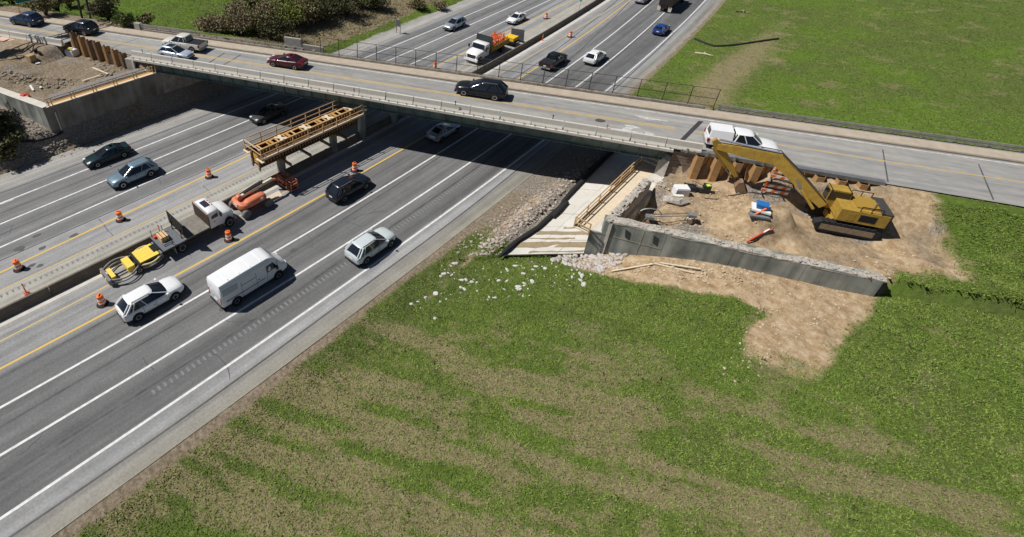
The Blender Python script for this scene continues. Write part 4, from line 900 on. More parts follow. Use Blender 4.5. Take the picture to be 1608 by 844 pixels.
# tall white cargo van
l, rz = on_road(392, 431, 1.2, True)
v = thing('cargo_van', 'large white high-roof van in the middle lane at the bottom', 'van', l, rz, HG)
def vring(x, w, zb, zt): return [Vector((x, y, z)) for y, z in ((-w*.85, zb), (-w, zb+.1), (-w, zb+(zt-zb)*.5), (-w*.95, zt-.25), (-w*.8, zt-.04), (0, zt), (w*.8, zt-.04), (w*.95, zt-.25), (w, zb+(zt-zb)*.5), (w, zb+.1), (w*.85, zb))]
MB().loft([vring(*a) for a in ((-3.15, .94, .5, 2.5), (-3.08, 1.0, .4, 2.62), (-1, 1.02, .36, 2.68), (1.25, 1.02, .36, 2.66), (1.75, .99, .36, 2.5), (2.45, .95, .38, 1.42), (2.95, .88, .42, 1.18), (3.12, .72, .48, .95))]).build('body', P_white, v, 40)
MB().quad((1.80, -.74, 2.44), (1.80, .74, 2.44), (2.46, .80, 1.49), (2.46, -.80, 1.49)).build('windscreen', glass_m, v)
for y in (-1, 1):
    MB().add([(1.02, 1.03*y, 1.35), (2.0, 1.0*y, 1.35), (1.68, .97*y, 2.05), (1.02, 1.005*y, 2.05)], [(0, 1, 2, 3)]).build('side_window', glass_m, v)
    MB().box((1.9, 1.14*y, 1.45), (.14, .2, .34)).build('mirror', black_paint, v); MB().box((2.9, .62*y, .98), (.3, .3, .2)).build('headlight', head_m, v); MB().box((-3.14, .86*y, 1.1), (.06, .14, .7)).build('taillight', tail_m, v)
    MB().quad((-3.15, .1*y, 1.35), (-3.15, .72*y, 1.35), (-3.13, .72*y, 2.0), (-3.13, .1*y, 2.0)).build('rear_window', glass_m, v)
    MB().box((-1.0, 1.025*y, .95), (3.6, .02, .05)).build('side_moulding', black_paint, v)
    for x in (-1.95, 2.0): MB().cyl((x, .85*y, .4), (x, 1.025*y, .4), .46, n=18).build('wheel_arch', dark_m, v); wheel(v, x, .92*y, .37)
for y in (-1, 1):
    for xq in (-1.35, .0, .98, 2.02): MB().box((xq, 1.017*y, 1.25), (.018, .02, 1.5)).build('door_seam', dark_m, v)
    MB().box((-.7, 1.02*y, 1.62), (1.3, .02, .03)).build('door_track', dark_m, v); MB().box((.2, 1.03*y, 1.2), (.16, .03, .05)).build('door_handle', black_paint, v); MB().box((-2.3, 1.0*y, 1.85), (1.3, .03, .55)).build('side_recess', P_silver, v)
for xq in (-2.2, -1.2, -.2, .8): MB().box((xq, 0, 2.685), (.05, 1.4, .02)).build('roof_rib', P_white, v)
MB().box((-3.165, 0, .8), (.02, .46, .14)).build('number_plate', refl_white, v)
MB().box((3.05, 0, .42), (.2, 1.6, .2)).build('front_bumper', black_paint, v); MB().box((-3.15, 0, .42), (.14, 1.7, .18)).build('rear_bumper', black_paint, v); MB().box((0, 0, .32), (5, 1.5, .2)).build('underbody', dark_m, v)

# dark lorry at the top edge
l, rz = on_road(1048, 8, 1.0, True); hx = math.cos(rz); hy = math.sin(rz)
t = thing('dump_lorry', 'dark tipper lorry with pale mudflaps cut by the top edge', 'lorry', (l[0]+hx*2.6, l[1]+hy*2.6, 0.008), rz, HG)
MB().add([(-4.2, -1.15, 1.2), (1.6, -1.15, 1.2), (1.6, 1.15, 1.2), (-4.2, 1.15, 1.2), (-4.4, -1.25, 2.7), (1.9, -1.25, 2.9), (1.9, 1.25, 2.9), (-4.4, 1.25, 2.7)], [(0, 3, 2, 1), (0, 1, 5, 4), (1, 2, 6, 5), (2, 3, 7, 6), (3, 0, 4, 7)]).build('tipper_body', mat('lorry_dark', (.03, .027, .025), .6), t)
MB().box((-1.2, 0, 2.3), (5.4, 2.2, .1)).build('load', mat('load_soil', (.06, .05, .04), .95, var=.3), t)
MB().box((3.0, 0, 1.9), (1.7, 2.3, 2.0)).build('cab', P_black, t); MB().box((3.87, 0, 2.3), (.03, 1.9, .8)).build('windscreen', glass_m, t); MB().box((4.5, 0, 1.3), (1.4, 1.9, 1.1)).build('bonnet', P_black, t)
MB().box((0, 0, .95), (9, .9, .3)).build('chassis', dark_m, t)
for y in (-1, 1):
    for x in (-3.2, -1.9, 4.4): wheel(t, x, 1.0*y, .52, .5, galv)
    MB().box((-4.25, .95*y, .65), (.06, .6, .8)).build('mudflap', conc_light, t); MB().box((-4.35, .8*y, 1.15), (.06, .3, .14)).build('taillight', tail_m, t)

# ------------------------------------------------------------------ flatbed works truck (local x forward)
t = thing('flatbed_truck', 'white flatbed works truck with raised black arrow board by the barrier', 'truck', (-38.7, 14.0, .008), hway_dir(13))
t.scale = (.9, 1.12, 1.12)
MB().box((-.55, 0, 1.02), (2.7, 2.35, .12)).build('bed_floor', bed_steel, t)
MB().box((-1.6, 0, .91), (4.9, 2.4, .08)).build('bed_frame', black_paint, t)
MB().box((.82, 0, 1.62), (.07, 2.4, 1.15)).build('headboard', mat('headboard', (.05, .035, .025), .7, var=.3), t)
for y in (-1, 1):
    MB().box((.82, 1.17*y, 2.25), (.09, .09, .2)).build('beacon', orange_m if y > 0 else red_m, t)
MB().box((-1.4, 0, .72), (6.6, .85, .28)).build('chassis', dark_m, t)
# cab with sloping bonnet
cabv = [[Vector((x, y, z)) for y, z in ((-w, .75), (-w, zt-.12), (-w*.86, zt), (w*.86, zt), (w, zt-.12), (w, .75))] for x, w, zt in ((.95, 1.05, 2.35), (1.05, 1.08, 2.42), (1.95, 1.06, 2.42), (2.05, 1.04, 2.36))]
MB().loft(cabv).build('cab', truck_white, t, 40)
MB().loft([[Vector((x, y, z)) for y, z in ((-w, .62), (-w, zt-.14), (-w*.8, zt), (w*.8, zt), (w, zt-.14), (w, .62))] for x, w, zt in ((2.06, .98, 1.72), (2.9, .96, 1.66), (3.5, .90, 1.52), (3.72, .80, 1.32))]).build('bonnet', truck_white, t, 40)
MB().quad((2.07, -.88, 2.30), (2.07, .88, 2.30), (2.33, .90, 1.74), (2.33, -.90, 1.74)).build('windscreen', glass_m, t)
MB().add([(2.05, -.96, 1.72), (2.35, -.92, 1.72), (2.06, -.9, 2.34), (2.05, .96, 1.72), (2.35, .92, 1.72), (2.06, .9, 2.34)], [(0, 1, 2), (3, 5, 4)]).build('quarter_panel', truck_white, t)
MB().box((1.45, .1, 2.435), (.62, .9, .03)).build('roof_panel', mat('solar_panel', (.03, .035, .05), .3), t)
for y in (-.35, 0, .35): MB().box((1.9, y, 2.45), (.08, .1, .05)).build('marker_light', red_m, t)
for y in (-1, 1):
    MB().quad((1.2, 1.085*y, 1.62), (1.95, 1.07*y, 1.62), (1.9, 1.055*y, 2.25), (1.2, 1.065*y, 2.25)).build('side_window', glass_m, t)
    MB().box((1.45, 1.085*y, 1.3), (.12, .02, .1)).build('door_handle', black_paint, t)
    MB().box((1.4, 1.1*y, .62), (.8, .25, .12)).build('step', black_paint, t)
    MB().loft([[Vector((3.0+.62*math.cos(a)*f, (1.0+.10*g)*y, .55+.62*math.sin(a)*f)) for a in np.linspace(-.2, math.pi+.2, 9)] for f, g in ((1, -.6), (1.02, 1.0))], cap=False).build('fender', truck_white, t)
    MB().box((3.6, .72*y, 1.15), (.2, .3, .2)).build('headlight', head_m, t); MB().box((2.1, 1.3*y, 1.9), (.12, .2, .4)).build('mirror', black_paint, t)
    wheel(t, 3.0, .98*y, .50, .3, galv); wheel(t, -2.3, .95*y, .50, .55, galv); MB().box((-3.0, .95*y, .55), (.05, .6, .6)).build('mudflap', galv, t)
MB().box((3.78, 0, .6), (.2, 2.0, .3)).build('front_bumper', galv, t); MB().box((3.74, 0, 1.05), (.05, 1.1, .5)).build('grille', black_paint, t)
# arrow board on its posts, over the rear of the bed
MB().box((-1.85, 0, 2.0), (.09, 2.5, 1.15)).build('arrow_board', mat('board_black', (.012, .012, .013), .8), t)
for y in (-.75, .75): MB().box((-1.95, y, 1.5), (.07, .07, 1.0)).build('board_post', black_paint, t)
lampm = MB().cyl((-.05, 0, 0), (-.075, 0, 0), .07, n=8).mesh('lamp', mat('lamp_off', (.05, .045, .03), .5))
for i in range(5):
    for j in range(3): inst('board_lamp', lampm, t, (-1.85, -.96+.48*i, 1.72+.32*j))
# low tail deck with tarped box
MB().box((-3.0, 0, .98), (2.15, 2.3, .06)).build('tail_deck', mat('tail_deck', (.13, .145, .16), .6, var=.2), t)
for y in (-.55, -.75): MB().box((-3.2, y, 1.0), (1.0, .1, .03)).build('deck_slat', black_paint, t)
MB().box((-3.25, .25, 1.22), (.75, .85, .42)).build('crate', mat('crate_tan', (.66, .44, .24), .8, var=.1), t)
for x in (-3.42, -3.08): MB().box((x, .25, 1.225), (.05, .87, .44)).build('strap', black_paint, t)
MB().box((-3.75, .75, 1.1), (.3, .3, .22)).build('red_can', red_m, t)
for x, y in ((-3.9, 1.05), (-2.8, 1.05), (-3.0, -.95)): MB().box((x, y, 1.3), (.05, .05, .7)).build('stake', black_paint, t)
MB().beam((-4.0, 0, .75), (-4.7, 0, .7), .2, .2).build('hitch', black_paint, t)

# crash attenuator trailers: two hooped yellow bays
def hoop(rx, ry, w, h, z, cx, cy, n=14, half=0):
    outer = [Vector((cx+rx*math.cos(a), cy+ry*math.sin(a), z)) for a in np.linspace(0, 2*math.pi, n, endpoint=False)]
    return MB().tube(outer+[outer[0]], w, 6)
t = thing('crash_attenuator', 'yellow and black towed crash cushion with curved side tubes', 'attenuator', (-38.55, 8.2, .008), hway_dir(7)); t.scale = (.94, 1, 1)
def side_arc(x0, x1, bulge, z, y0, r, sgn): return MB().tube([(x0+(x1-x0)*f, sgn*(y0+bulge*math.sin(math.pi*f)), z) for f in np.linspace(0, 1, 11)], r, 6)
for sg in (-1, 1):
    side_arc(-2.5, .0, .55, .62, .80, .07, sg).build('side_tube', galv, t, 60); side_arc(-2.5, .0, .5, .30, .80, .07, sg).build('side_tube', galv, t, 60)
    side_arc(.1, 2.1, .38, .64, .85, .08, sg).build('side_tube', mat('pale_yellow', (.78, .68, .38), .5), t, 60); side_arc(.1, 2.1, .34, .32, .85, .08, sg).build('side_tube', galv, t, 60)
for i, y in enumerate((-.66, -.22, .22, .66)): MB().box((1.1, y, .72), (1.75, .425, .34)).build('cushion_module', att_yellow, t)
for y in (-.9, .9): MB().box((1.1, y, .66), (1.8, .07, .3)).build('frame_bar', black_paint, t)
MB().box((.08, 0, .62), (.16, 2.0, .5)).build('cross_frame', black_paint, t); MB().box((2.15, 0, .62), (.16, 1.9, .5)).build('cross_frame', mat('grey_frame', (.2, .2, .22), .6), t)
MB().box((-.55, .05, .58), (.62, 1.45, .5)).build('yellow_box', att_yellow, t)
MB().box((-2.1, .05, .50), (.36, 1.3, .22)).build('yellow_pad', att_yellow, t)
MB().box((-2.55, 0, .48), (.22, 1.95, .55)).build('rear_frame', mat('grey_frame', (.2, .2, .22), .6), t)
for i in range(4): MB().box((-2.68, -.75+.5*i, .42), (.03, .22, .28)).build('chevron', att_yellow if i % 2 else black_paint, t)
for y in (-.55, .55): wheel(t, -.05, y*1.75, .3, .2)
MB().box((-1.3, 0, .2), (2.3, .1, .1)).build('drawbar', black_paint, t); MB().beam((2.2, 0, .6), (2.6, 0, .7), .16, .16).build('drawbar', black_paint, t)

# ------------------------------------------------------------------ orange boom lift
t = thing('boom_lift', 'orange boom lift on big grey tyres parked behind the flatbed truck', 'boom lift', (-38.7, 19.75, .008), hway_dir(20))
tyre_m = mat('grey_tyre', (.16, .155, .145), .9, var=.15)
for x in (-1.25, 1.25):
    for y in (-1, 1):
        o = MB().lathe([(.22, -.19), (.42, -.19), (.47, -.12), (.47, .12), (.42, .19), (.22, .19)], (x, 1.12*y, .47), 16, 'y').build('wheel', tyre_m, t, 35); MB().lathe([(.05, -.1), (.22, -.15), (.22, .15), (.05, .1)], (x, 1.12*y, .47), 10, 'y').build('rim', black_paint, o)
    MB().box((x, 0, .5), (.22, 1.7, .2)).build('axle', lift_orange, t)
MB().box((0, 0, .62), (2.6, .9, .3)).build('chassis', lift_orange, t); MB().lathe([(.5, .75), (.5, .95)], (0, 0, 0), 14).build('turntable', dark_m, t)
def hood(y0, y1, x0, x1, z0, z1):
    yc, hw_ = (y0+y1)/2, abs(y1-y0)/2; rings = []
    for f, k, zt in ((0, .45, .55), (.06, .8, .82), (.18, .98, .96), (.45, 1, 1), (.75, 1, 1), (.9, .95, .93), (.97, .8, .8), (1, .5, .6)):
        x = x0+(x1-x0)*f; h = z0+(z1-z0)*zt; w_ = hw_*k
        rings.append([Vector((x, yc+q*w_, z)) for q, z in ((-.9, z0), (-1, z0+.1), (-1, h-.28), (-.86, h-.1), (-.55, h), (.55, h), (.86, h-.1), (1, h-.28), (1, z0+.1), (.9, z0))])
    return MB().loft(rings)
hood(-1.12, -.22, -1.15, 1.25, .95, 1.62).build('engine_hood', lift_orange, t, 60); hood(.42, 1.08, -1.1, .9, .95, 1.45).build('tank_hood', lift_orange, t, 60)
MB().loft([[Vector((x, y*w_, z)) for y, z in ((-1, .95), (-1, 1.3), (-.85, 1.4), (.85, 1.4), (1, 1.3), (1, .95))] for x, w_ in ((-1.62, .55), (-1.52, .85), (-1.25, 1.05), (-.9, 1.05))]).build('counterweight', lift_orange, t, 50)
MB().box((-1.63, 0, 1.2), (.04, .6, .28)).build('label_plate', refl_white, t); MB().box((.6, -1.16, 1.35), (.3, .02, .22)).build('label_plate', refl_white, t)
MB().beam((-1.2, .05, 1.72), (2.7, .1, 1.95), .24, .28).build('boom', cream_m, t); MB().beam((-1.0, .40, 1.66), (1.9, .46, 1.98), .12, .16).build('lower_boom', black_paint, t); MB().beam((-.9, .62, 1.66), (1.7, .62, 2.05), .07, .09).build('tower_link', cream_m, t)
MB().lathe([(.28, -.2), (.28, .2)], (-1.1, .1, 1.72), 12, 'y').build('boom_pivot', lift_orange, t, 40)
MB().beam((-.6, .05, 1.95), (1.6, .1, 2.1), .10, .10).build('lift_cylinder', black_paint, t); MB().beam((2.5, .1, 1.9), (3.6, .12, 1.55), .18, .2).build('jib', lift_orange, t)
MB().beam((3.4, .12, 1.6), (4.0, .0, 1.0), .18, .2).build('jib_link', lift_orange, t)
b = MB()
for x in (4.0, 4.8):
    for y in (-1.15, -.4, .4, 1.15): b.beam((x, y, .35), (x, y, 1.4), .05, .05)
for z in (.4, .75, 1.05, 1.4):
    b.beam((4.0, -1.15, z), (4.0, 1.15, z), .05, .05); b.beam((4.8, -1.15, z), (4.8, 1.15, z), .05, .05); b.beam((4.0, -1.15, z), (4.8, -1.15, z), .05, .05); b.beam((4.0, 1.15, z), (4.8, 1.15, z), .05, .05)
b.build('basket', lift_orange, t); MB().box((4.4, 0, .33), (.85, 2.35, .05)).build('basket_floor', black_paint, t); MB().box((4.1, .2, 1.2), (.2, .6, .35)).build('control_box', black_paint, t)
tag(MB().prism([at(412, 313, .02), at(438, 300, .02), at(444, 308, .02), at(421, 318, .02)], (0, 0, .05)).build('tan_board', tarp_tan), 'tan plywood sheet lying under the boom of the orange lift', 'board')

# ------------------------------------------------------------------ cone truck
p = at(771, 80, 1.0); t = thing('cone_truck', 'white truck carrying a yellow bed of orange cones beyond the bridge', 'truck', (-45.9, 66.6, .008), hway_dir(67)+math.pi); t.scale = (1.1, 1.12, 1.12)
MB().loft(cabv).build('cab', truck_white, t, 40)
MB().loft([[Vector((x, y, z)) for y, z in ((-w, .62), (-w, zt-.14), (-w*.8, zt), (w*.8, zt), (w, zt-.14), (w, .62))] for x, w, zt in ((2.06, .98, 1.72), (2.9, .96, 1.66), (3.5, .90, 1.52), (3.72, .80, 1.32))]).build('bonnet', truck_white, t, 40)
MB().quad((2.07, -.88, 2.30), (2.07, .88, 2.30), (2.33, .90, 1.74), (2.33, -.90, 1.74)).build('windscreen', glass_m, t)
MB().box((3.74, 0, 1.05), (.05, 1.2, .45)).build('grille', black_paint, t); MB().box((3.78, 0, .62), (.2, 2.1, .32)).build('front_bumper', truck_white, t)
for y in (-1, 1):
    MB().quad((1.2, 1.085*y, 1.62), (1.95, 1.07*y, 1.62), (1.9, 1.055*y, 2.25), (1.2, 1.065*y, 2.25)).build('side_window', glass_m, t)
    MB().box((3.62, .74*y, 1.12), (.2, .3, .2)).build('headlight', head_m, t); MB().box((2.3, 1.35*y, 1.85), (.12, .22, .45)).build('mirror', black_paint, t)
    wheel(t, 3.0, .95*y, .5, .3, galv); wheel(t, -2.6, .93*y, .5, .55, galv)
    MB().box((-1.8, 1.17*y, 1.35), (4.6, .06, .7)).build('bed_side', cat_yellow, t)
MB().box((-1.8, 0, 1.0), (4.7, 2.35, .12)).build('bed_floor', bed_steel, t); MB().box((-1.0, 0, .72), (6.8, .85, .28)).build('chassis', dark_m, t)
MB().box((.72, 0, 2.55), (.12, 2.5, 1.15)).build('arrow_board', mat('board_dark', (.03, .04, .04), .5), t)
for y in (-.8, .8): MB().box((.72, y, 1.5), (.1, .1, 1.2)).build('board_post', rust_dark, t)
tag(MB().box((.3, 0, 1.5), (.5, 2.2, .9)).build('tool_locker', cat_yellow, t), 'yellow locker behind the cab')
cone_m = MB().lathe([(.19, 0), (.17, .03), (.11, .05), (.025, .92)], (0, 0, 0), 8).mesh('cone', orange_m); band_m = MB().lathe([(.079, .38), (.055, .60)], (0, 0, .002), 8).mesh('band', refl_white)
for i in range(14):
    for j in range(7):
        x, y = -3.75+.30*i+random.uniform(-.06, .06), -.9+.30*j+random.uniform(-.05, .05); o = inst('cone', cone_m, t, (x, y, 1.06+random.choice((0, .12, .25, .4, .55)))); inst('band', band_m, o)
t = thing('tail_attenuator', 'yellow cushion with dark folded panel standing behind the cone truck', 'attenuator', (-45.8, 73.4, .008), hway_dir(73)+math.pi)
MB().box((.2, -.1, 1.15), (1.6, 1.7, .55)).build('cushion', mat('tail_cushion', (.8, .5, .02), .6, var=.1), t); MB().box((.2, -.1, .7), (1.9, 2.1, .15)).build('base_frame', black_paint, t)
for y in (-.9, .7): wheel(t, .2, y, .3, .2)
MB().prism([(-1.9, -1.25, .35), (-1.55, 1.2, .35), (-1.25, 1.2, 2.3), (-1.6, -1.25, 1.95)], (-.16, 0, .02)).build('rear_panel', mat('rear_panel', (.06, .06, .075), .7, c2=(.12, .12, .14), scale=6), t)
MB().beam((-.7, 0, .7), (-1.7, 0, .9), .2, .2).build('tail_arm', galv, t)

# ------------------------------------------------------------------ excavator at the right; only its arm reaches into the photograph
gz = hz(*S(23.4, 45.0)[:2]); ez = max(gz, 4.0)
t = thing('excavator', 'yellow excavator reaching its arm over the diggings by the sheet piles', 'excavator', tuple(S(23.4, 45.0, ez)), BA)
def W(p): return RM[t.name].inverted() @ p
for y in (-1.05, 1.05):
    MB().loft([[Vector((x, y-.3, z)), Vector((x, y+.3, z)), Vector((x, y+.3, z2)), Vector((x, y-.3, z2))] for x, z, z2 in ((-2.2, .3, .65), (-1.8, 0, .9), (1.8, 0, .9), (2.2, .3, .65))]).build('track', black_m, t)
    for x in np.arange(-1.7, 1.8, .38): MB().box((x, y, .93), (.12, .62, .05)).build('track_pad', dark_m, t)
MB().box((0, 0, .65), (2.2, 1.6, .5)).build('undercarriage', cat_yellow, t); MB().lathe([(.8, .9), (.8, 1.15)], (0, 0, 0), 16).build('slew_ring', dark_m, t)
MB().box((.6, 0, 1.75), (3.2, 2.5, 1.1)).build('upper_body', cat_yellow, t); MB().box((2.0, 0, 1.8), (.7, 2.4, 1.3)).build('counterweight', mat('counter_dark', (.06, .055, .05), .6), t)
MB().box((-.85, .75, 2.1), (1.5, .95, 1.75)).build('cab', cat_yellow, t)
for y in (.265, 1.235): MB().box((-.85, y, 2.45), (1.2, .02, .8)).build('cab_window', glass_m, t)
MB().box((-1.61, .75, 2.4), (.02, .8, .95)).build('cab_window', glass_m, t); MB().cyl((1.2, -.7, 2.3), (1.2, -.7, 3.0), .07).build('exhaust', rust_dark, t)
foot, knee, tip = S(21.7, 45.0, ez+1.6), at(1222, 250, 8.3), at(1127, 229, 8.1)
def arm(pts, name, wid, m=cat_yellow):
    rings = []
    for i, (q, h) in enumerate(pts):
        d = (pts[min(i+1, len(pts)-1)][0]-pts[max(i-1, 0)][0]).normalized(); sd = d.cross(Vector((0, 0, 1))).normalized(); up = sd.cross(d)
        rings.append([q+sd*(wid/2)+up*(h/2), q-sd*(wid/2)+up*(h/2), q-sd*(wid/2)-up*(h/2), q+sd*(wid/2)-up*(h/2)])
    return MB().loft(rings).build(name, m, t, world=True)
arm([(foot, .6), (foot.lerp(knee, .5), .85), (knee, 1.05), (knee.lerp(tip, .5), .85), (tip, .5)], 'boom', .55)
for f in (-.42, .42):
    MB().cyl(foot+NX*f+EX*(-.7)+Vector((0, 0, -.3)), foot.lerp(knee, .35)+NX*f+EX*(-.5), .12).build('boom_cylinder', cat_yellow, t, 40, True)
    MB().cyl(foot.lerp(knee, .35)+NX*f+EX*(-.5), foot.lerp(knee, .62)+NX*f, .07).build('boom_rod', steel_grey, t, 40, True)
    MB().tube([foot+NX*f*.6+Vector((0, 0, .4)), foot.lerp(knee, .5)+NX*f*.6+Vector((.0, 0, .62)), knee+NX*f*.6+Vector((0, 0, .68)), knee.lerp(tip, .5)+NX*f*.6+Vector((0, 0, .6)), tip+NX*f*.6+Vector((0, 0, .45))], .035, 5).build('hydraulic_hose', black_m, t, 60, True)
for y in (-1.26, 1.26):
    MB().box((.9, y, 1.75), (1.1, .02, .6)).build('engine_grille', dark_m, t); MB().box((-.2, y, 1.7), (.5, .02, .7)).build('access_door', mat('door_shade', (.36, .225, .04), .6), t)
    MB().beam((.2, y*.95, 2.75), (1.6, y*.95, 2.75), .05, .05).build('hand_rail', black_paint, t)
    for x in (.2, .9, 1.6): MB().box((x, y*.95, 2.5), (.05, .05, .5)).build('rail_post', black_paint, t)
MB().box((.9, 0, 2.36), (1.6, 1.5, .16)).build('engine_cover', mat('door_shade', (.36, .225, .04), .6), t)
for x in (-1.5, -.2): MB().box((x, .75, 2.5), (.08, .98, 1.0)).build('cab_frame', black_paint, t)
mudm = mat('track_mud', (.25, .19, .125), .95, var=.3)
for y in (-1.05, 1.05): MB().box((0, y*1.29, .42), (3.6, .03, .5)).build('track_mud', mudm, t)
buck = at(1160, 284, 5.0); sd_ = (buck-tip).normalized()
arm([(tip-sd_*.7, .35), (tip+sd_*.2, .75), (tip.lerp(buck, .5), .55), (tip.lerp(buck, .86), .3)], 'stick', .42)
MB().cyl(knee+Vector((0, 0, .55)), tip+Vector((0, 0, .62)), .09).build('stick_cylinder', mat('hyd_grey', (.22, .24, .30), .4), t, 40, True); MB().cyl(tip+Vector((-.25, -.3, -.2)), tip.lerp(buck, .62)+Vector((-.45, -.3, 0)), .08).build('bucket_cylinder', cat_yellow, t, 40, True)
MB().cyl(tip.lerp(buck, .62)+Vector((-.45, -.3, 0)), tip.lerp(buck, .95)+Vector((-.4, -.25, 0)), .045).build('bucket_rod', steel_grey, t, 40, True)
for f in (-.35, .35): MB().beam(tip.lerp(buck, .8)+EX*f*.4, buck+EX*f*.4+Vector((-.1, 0, -.1)), .08, .16).build('bucket_link', rust_dark, t, world=True)
bk = MB(); prof = [(.0, .55), (-.45, .35), (-.62, -.1), (-.4, -.55), (.15, -.72), (.75, -.55)]; base = Vector((buck.x, buck.y, buck.z-.25))
rings = []
for a, z in prof: rings.append([base+EX*(.75*a+.2)+NX*(-.65)+Vector((0, 0, z)), base+EX*(.75*a+.2)+NX*.65+Vector((0, 0, z)), base+EX*(.68*a+.23)+NX*.63+Vector((0, 0, z*.93+.02)), base+EX*(.68*a+.23)+NX*(-.63)+Vector((0, 0, z*.93+.02))])
bk.loft(rings); bk.build('bucket', rust_dark, t, world=True)
for y in (-.64, .64): MB().add([base+EX*(.75*a+.2)+NX*y+Vector((0, 0, z)) for a, z in prof], [tuple(range(len(prof)))]).build('bucket_side', rust_dark, t, world=True)
for y in (-.5, -.17, .17, .5): MB().beam(base+EX*.72+NX*y+Vector((0, 0, -.5)), base+EX*1.0+NX*y+Vector((0, 0, -.42)), .1, .08).build('bucket_tooth', steel_grey, t, world=True)

# ------------------------------------------------------------------ drums, delineators
def drum():
    r = thing('traffic_drum', '', 'traffic drum', (0, 0, 0), 0, 'orange traffic drums along the work zone')
    secs = [(0.06, .24, .285, orange_m), (.24, .39, .275, refl_white), (.39, .54, .262, orange_m), (.54, .69, .25, refl_white), (.69, .98, .238, orange_m)]
    for i, (z0, z1, rr, m) in enumerate(secs):
        prof = [(rr*1.04, z0), (rr*1.04, z0+.02), (rr, z0+.03), (rr*.985, z1)] + ([(rr*.8, z1+.02)] if i == 4 else [])
        MB().lathe(prof, (0, 0, 0), 16).build('orange_band' if m is orange_m else 'white_band', m, r, 40)
    MB().box((0, 0, 1.05), (.3, .04, .1)).build('handle', orange_m, r); MB().lathe([(.46, 0), (.46, .05), (.34, .10), (.30, .12)], (0, 0, 0), 16).build('rubber_base', black_m, r, 40); return r
d0 = drum(); first = True
for u, v, lab in ((30.5, 423, 'scuffed orange drum at the left edge near the lower inner yellow line'), (190, 346, 'orange drum by the inner yellow line, below the blue-grey SUV'), (329, 278.5, 'orange drum by the inner yellow line, left of the formwork'),
    (161.5, 478, 'orange drum beside the white SUV at the lower left'), (360, 377, 'orange drum standing in the shadow of the flatbed truck'), (557, 268.5, 'orange drum in the rail shadow right of the formwork'),
    (857, 29.5, 'orange drum beyond the cone truck, left of the far median barrier'), (895, 58.5, 'orange drum between the yellow lines right of the far median barrier'), (683, 108.5, 'orange drum seen through the bridge fence left of the cone truck')):
    q = at(u, v); 
    if first: d0.location = (q.x, q.y, .008); d0['label'] = lab; first = False
    else: copy_tree(d0, (q.x, q.y, .008), random.uniform(0, 3), lab)
def delineator(x, y, z, lab, tilt=0):
    r = thing('delineator_post', lab, 'delineator', (x, y, z), 0, 'orange delineator posts along the median barrier')
    MB().cyl((0, 0, .03), (tilt, 0, 1.0), .05, n=8).build('post', orange_m, r); MB().cyl((tilt*.6, 0, .6), (tilt*.75, 0, .75), .054, n=8).build('white_band', refl_white, r); MB().box((0, 0, .025), (.36, .36, .05)).build('base', red_m, r)
q = at(42, 461); delineator(q.x, q.y, .008, 'thin orange post beside the barrier at the lower left', -.15)
delineator(-41.2, 11.6, .008, 'thin orange post behind the barrier beside the flatbed truck tail'); q = at(857, 58); delineator(-43.35, 78.6, .0, 'orange and white post against the far median barrier')
q = at(32, 21, DECK); delineator(q.x, q.y, DECK+.17, 'short orange post on the far sidewalk behind the dark blue SUV')

# ------------------------------------------------------------------ signs
def sign(lab, u, v, w, h, zb, m, posts, rz, extra=True):
    p = at(u, v); z = hz(p.x, p.y); r = thing('road_sign', lab, 'sign', (p.x, p.y, z), rz)
    MB().box((0, 0, zb+h/2), (.03, w, h)).build('panel', m, r)
    for y in posts: MB().box((.05, y, (zb+h)/2), (.08, .08, zb+h)).build('post', rust_dark, r)
    return r
r = sign('grey back of a road sign on two posts at the far left verge', 625, 53, 1.0, 1.1, 1.3, mat('sign_back', (.10, .105, .115), .6), (-.42, .42), hway_dir(64))
MB().lathe([(.1, 0), (.1, .04)], (.0, 0, 2.5), 10).build('round_cap', refl_white, r); MB().box((-.03, -.35, .95), (.02, .25, .14)).build('reflector', refl_white, r)
r = thing('mile_marker', 'small green marker sign on the far median barrier', 'sign', (float(cshift(96))-41.55, 96.5, .0), hway_dir(96))
MB().box((0, 0, 2.35), (.03, .42, 1.1)).build('panel', mat('marker_green', (.02, .30, .26), .5), r); MB().box((.03, 0, 1.4), (.06, .06, 2.8)).build('post', galv, r)
MB().box((-.022, 0, 2.5), (.01, .12, .5)).build('digit_bar', refl_white, r)

# overhead sign truss on the left approach; its lattice shadow crosses the road
t = thing('sign_gantry', 'dark overhead sign truss over the left approach with a green panel', 'sign gantry', (-86.3, 23.4, DECK))
TA, TB = Vector((-85.2, 24.2, 0)), Vector((-83.6, -4.0, 0)); off = Vector((.0, 0, 0))
gm = mat('gantry_steel', (.06, .045, .035), .7)
for q in ((-87.0, 22.7), (-85.9, 23.5)): MB().cyl((q[0], q[1], 5.4), (q[0]+.9, q[1]+.4, 14.9), .17, .14, 10).build('gantry_post', gm, t, 40, True)
for z in (13.0, 14.7):
    for dx in (-.7, .7): MB().beam(TA+Vector((dx, 0, z)), TB+Vector((dx, 0, z)), .2, .2).build('chord', gm, t, world=True)
n = 15
for i in range(n):
    a = TA.lerp(TB, i/n); b = TA.lerp(TB, (i+1)/n)
    for dx in (-.7, .7): MB().beam(a+Vector((dx, 0, 13 if i % 2 else 14.7)), b+Vector((dx, 0, 14.7 if i % 2 else 13)), .09, .09).build('brace', gm, t, world=True)
    MB().beam(a+Vector((-.7, 0, 14.7)), a+Vector((.7, 0, 14.7)), .09, .09).build('brace', gm, t, world=True); MB().beam(a+Vector((-.7, 0, 13)), a+Vector((.7, 0, 13)), .09, .09).build('brace', gm, t, world=True)
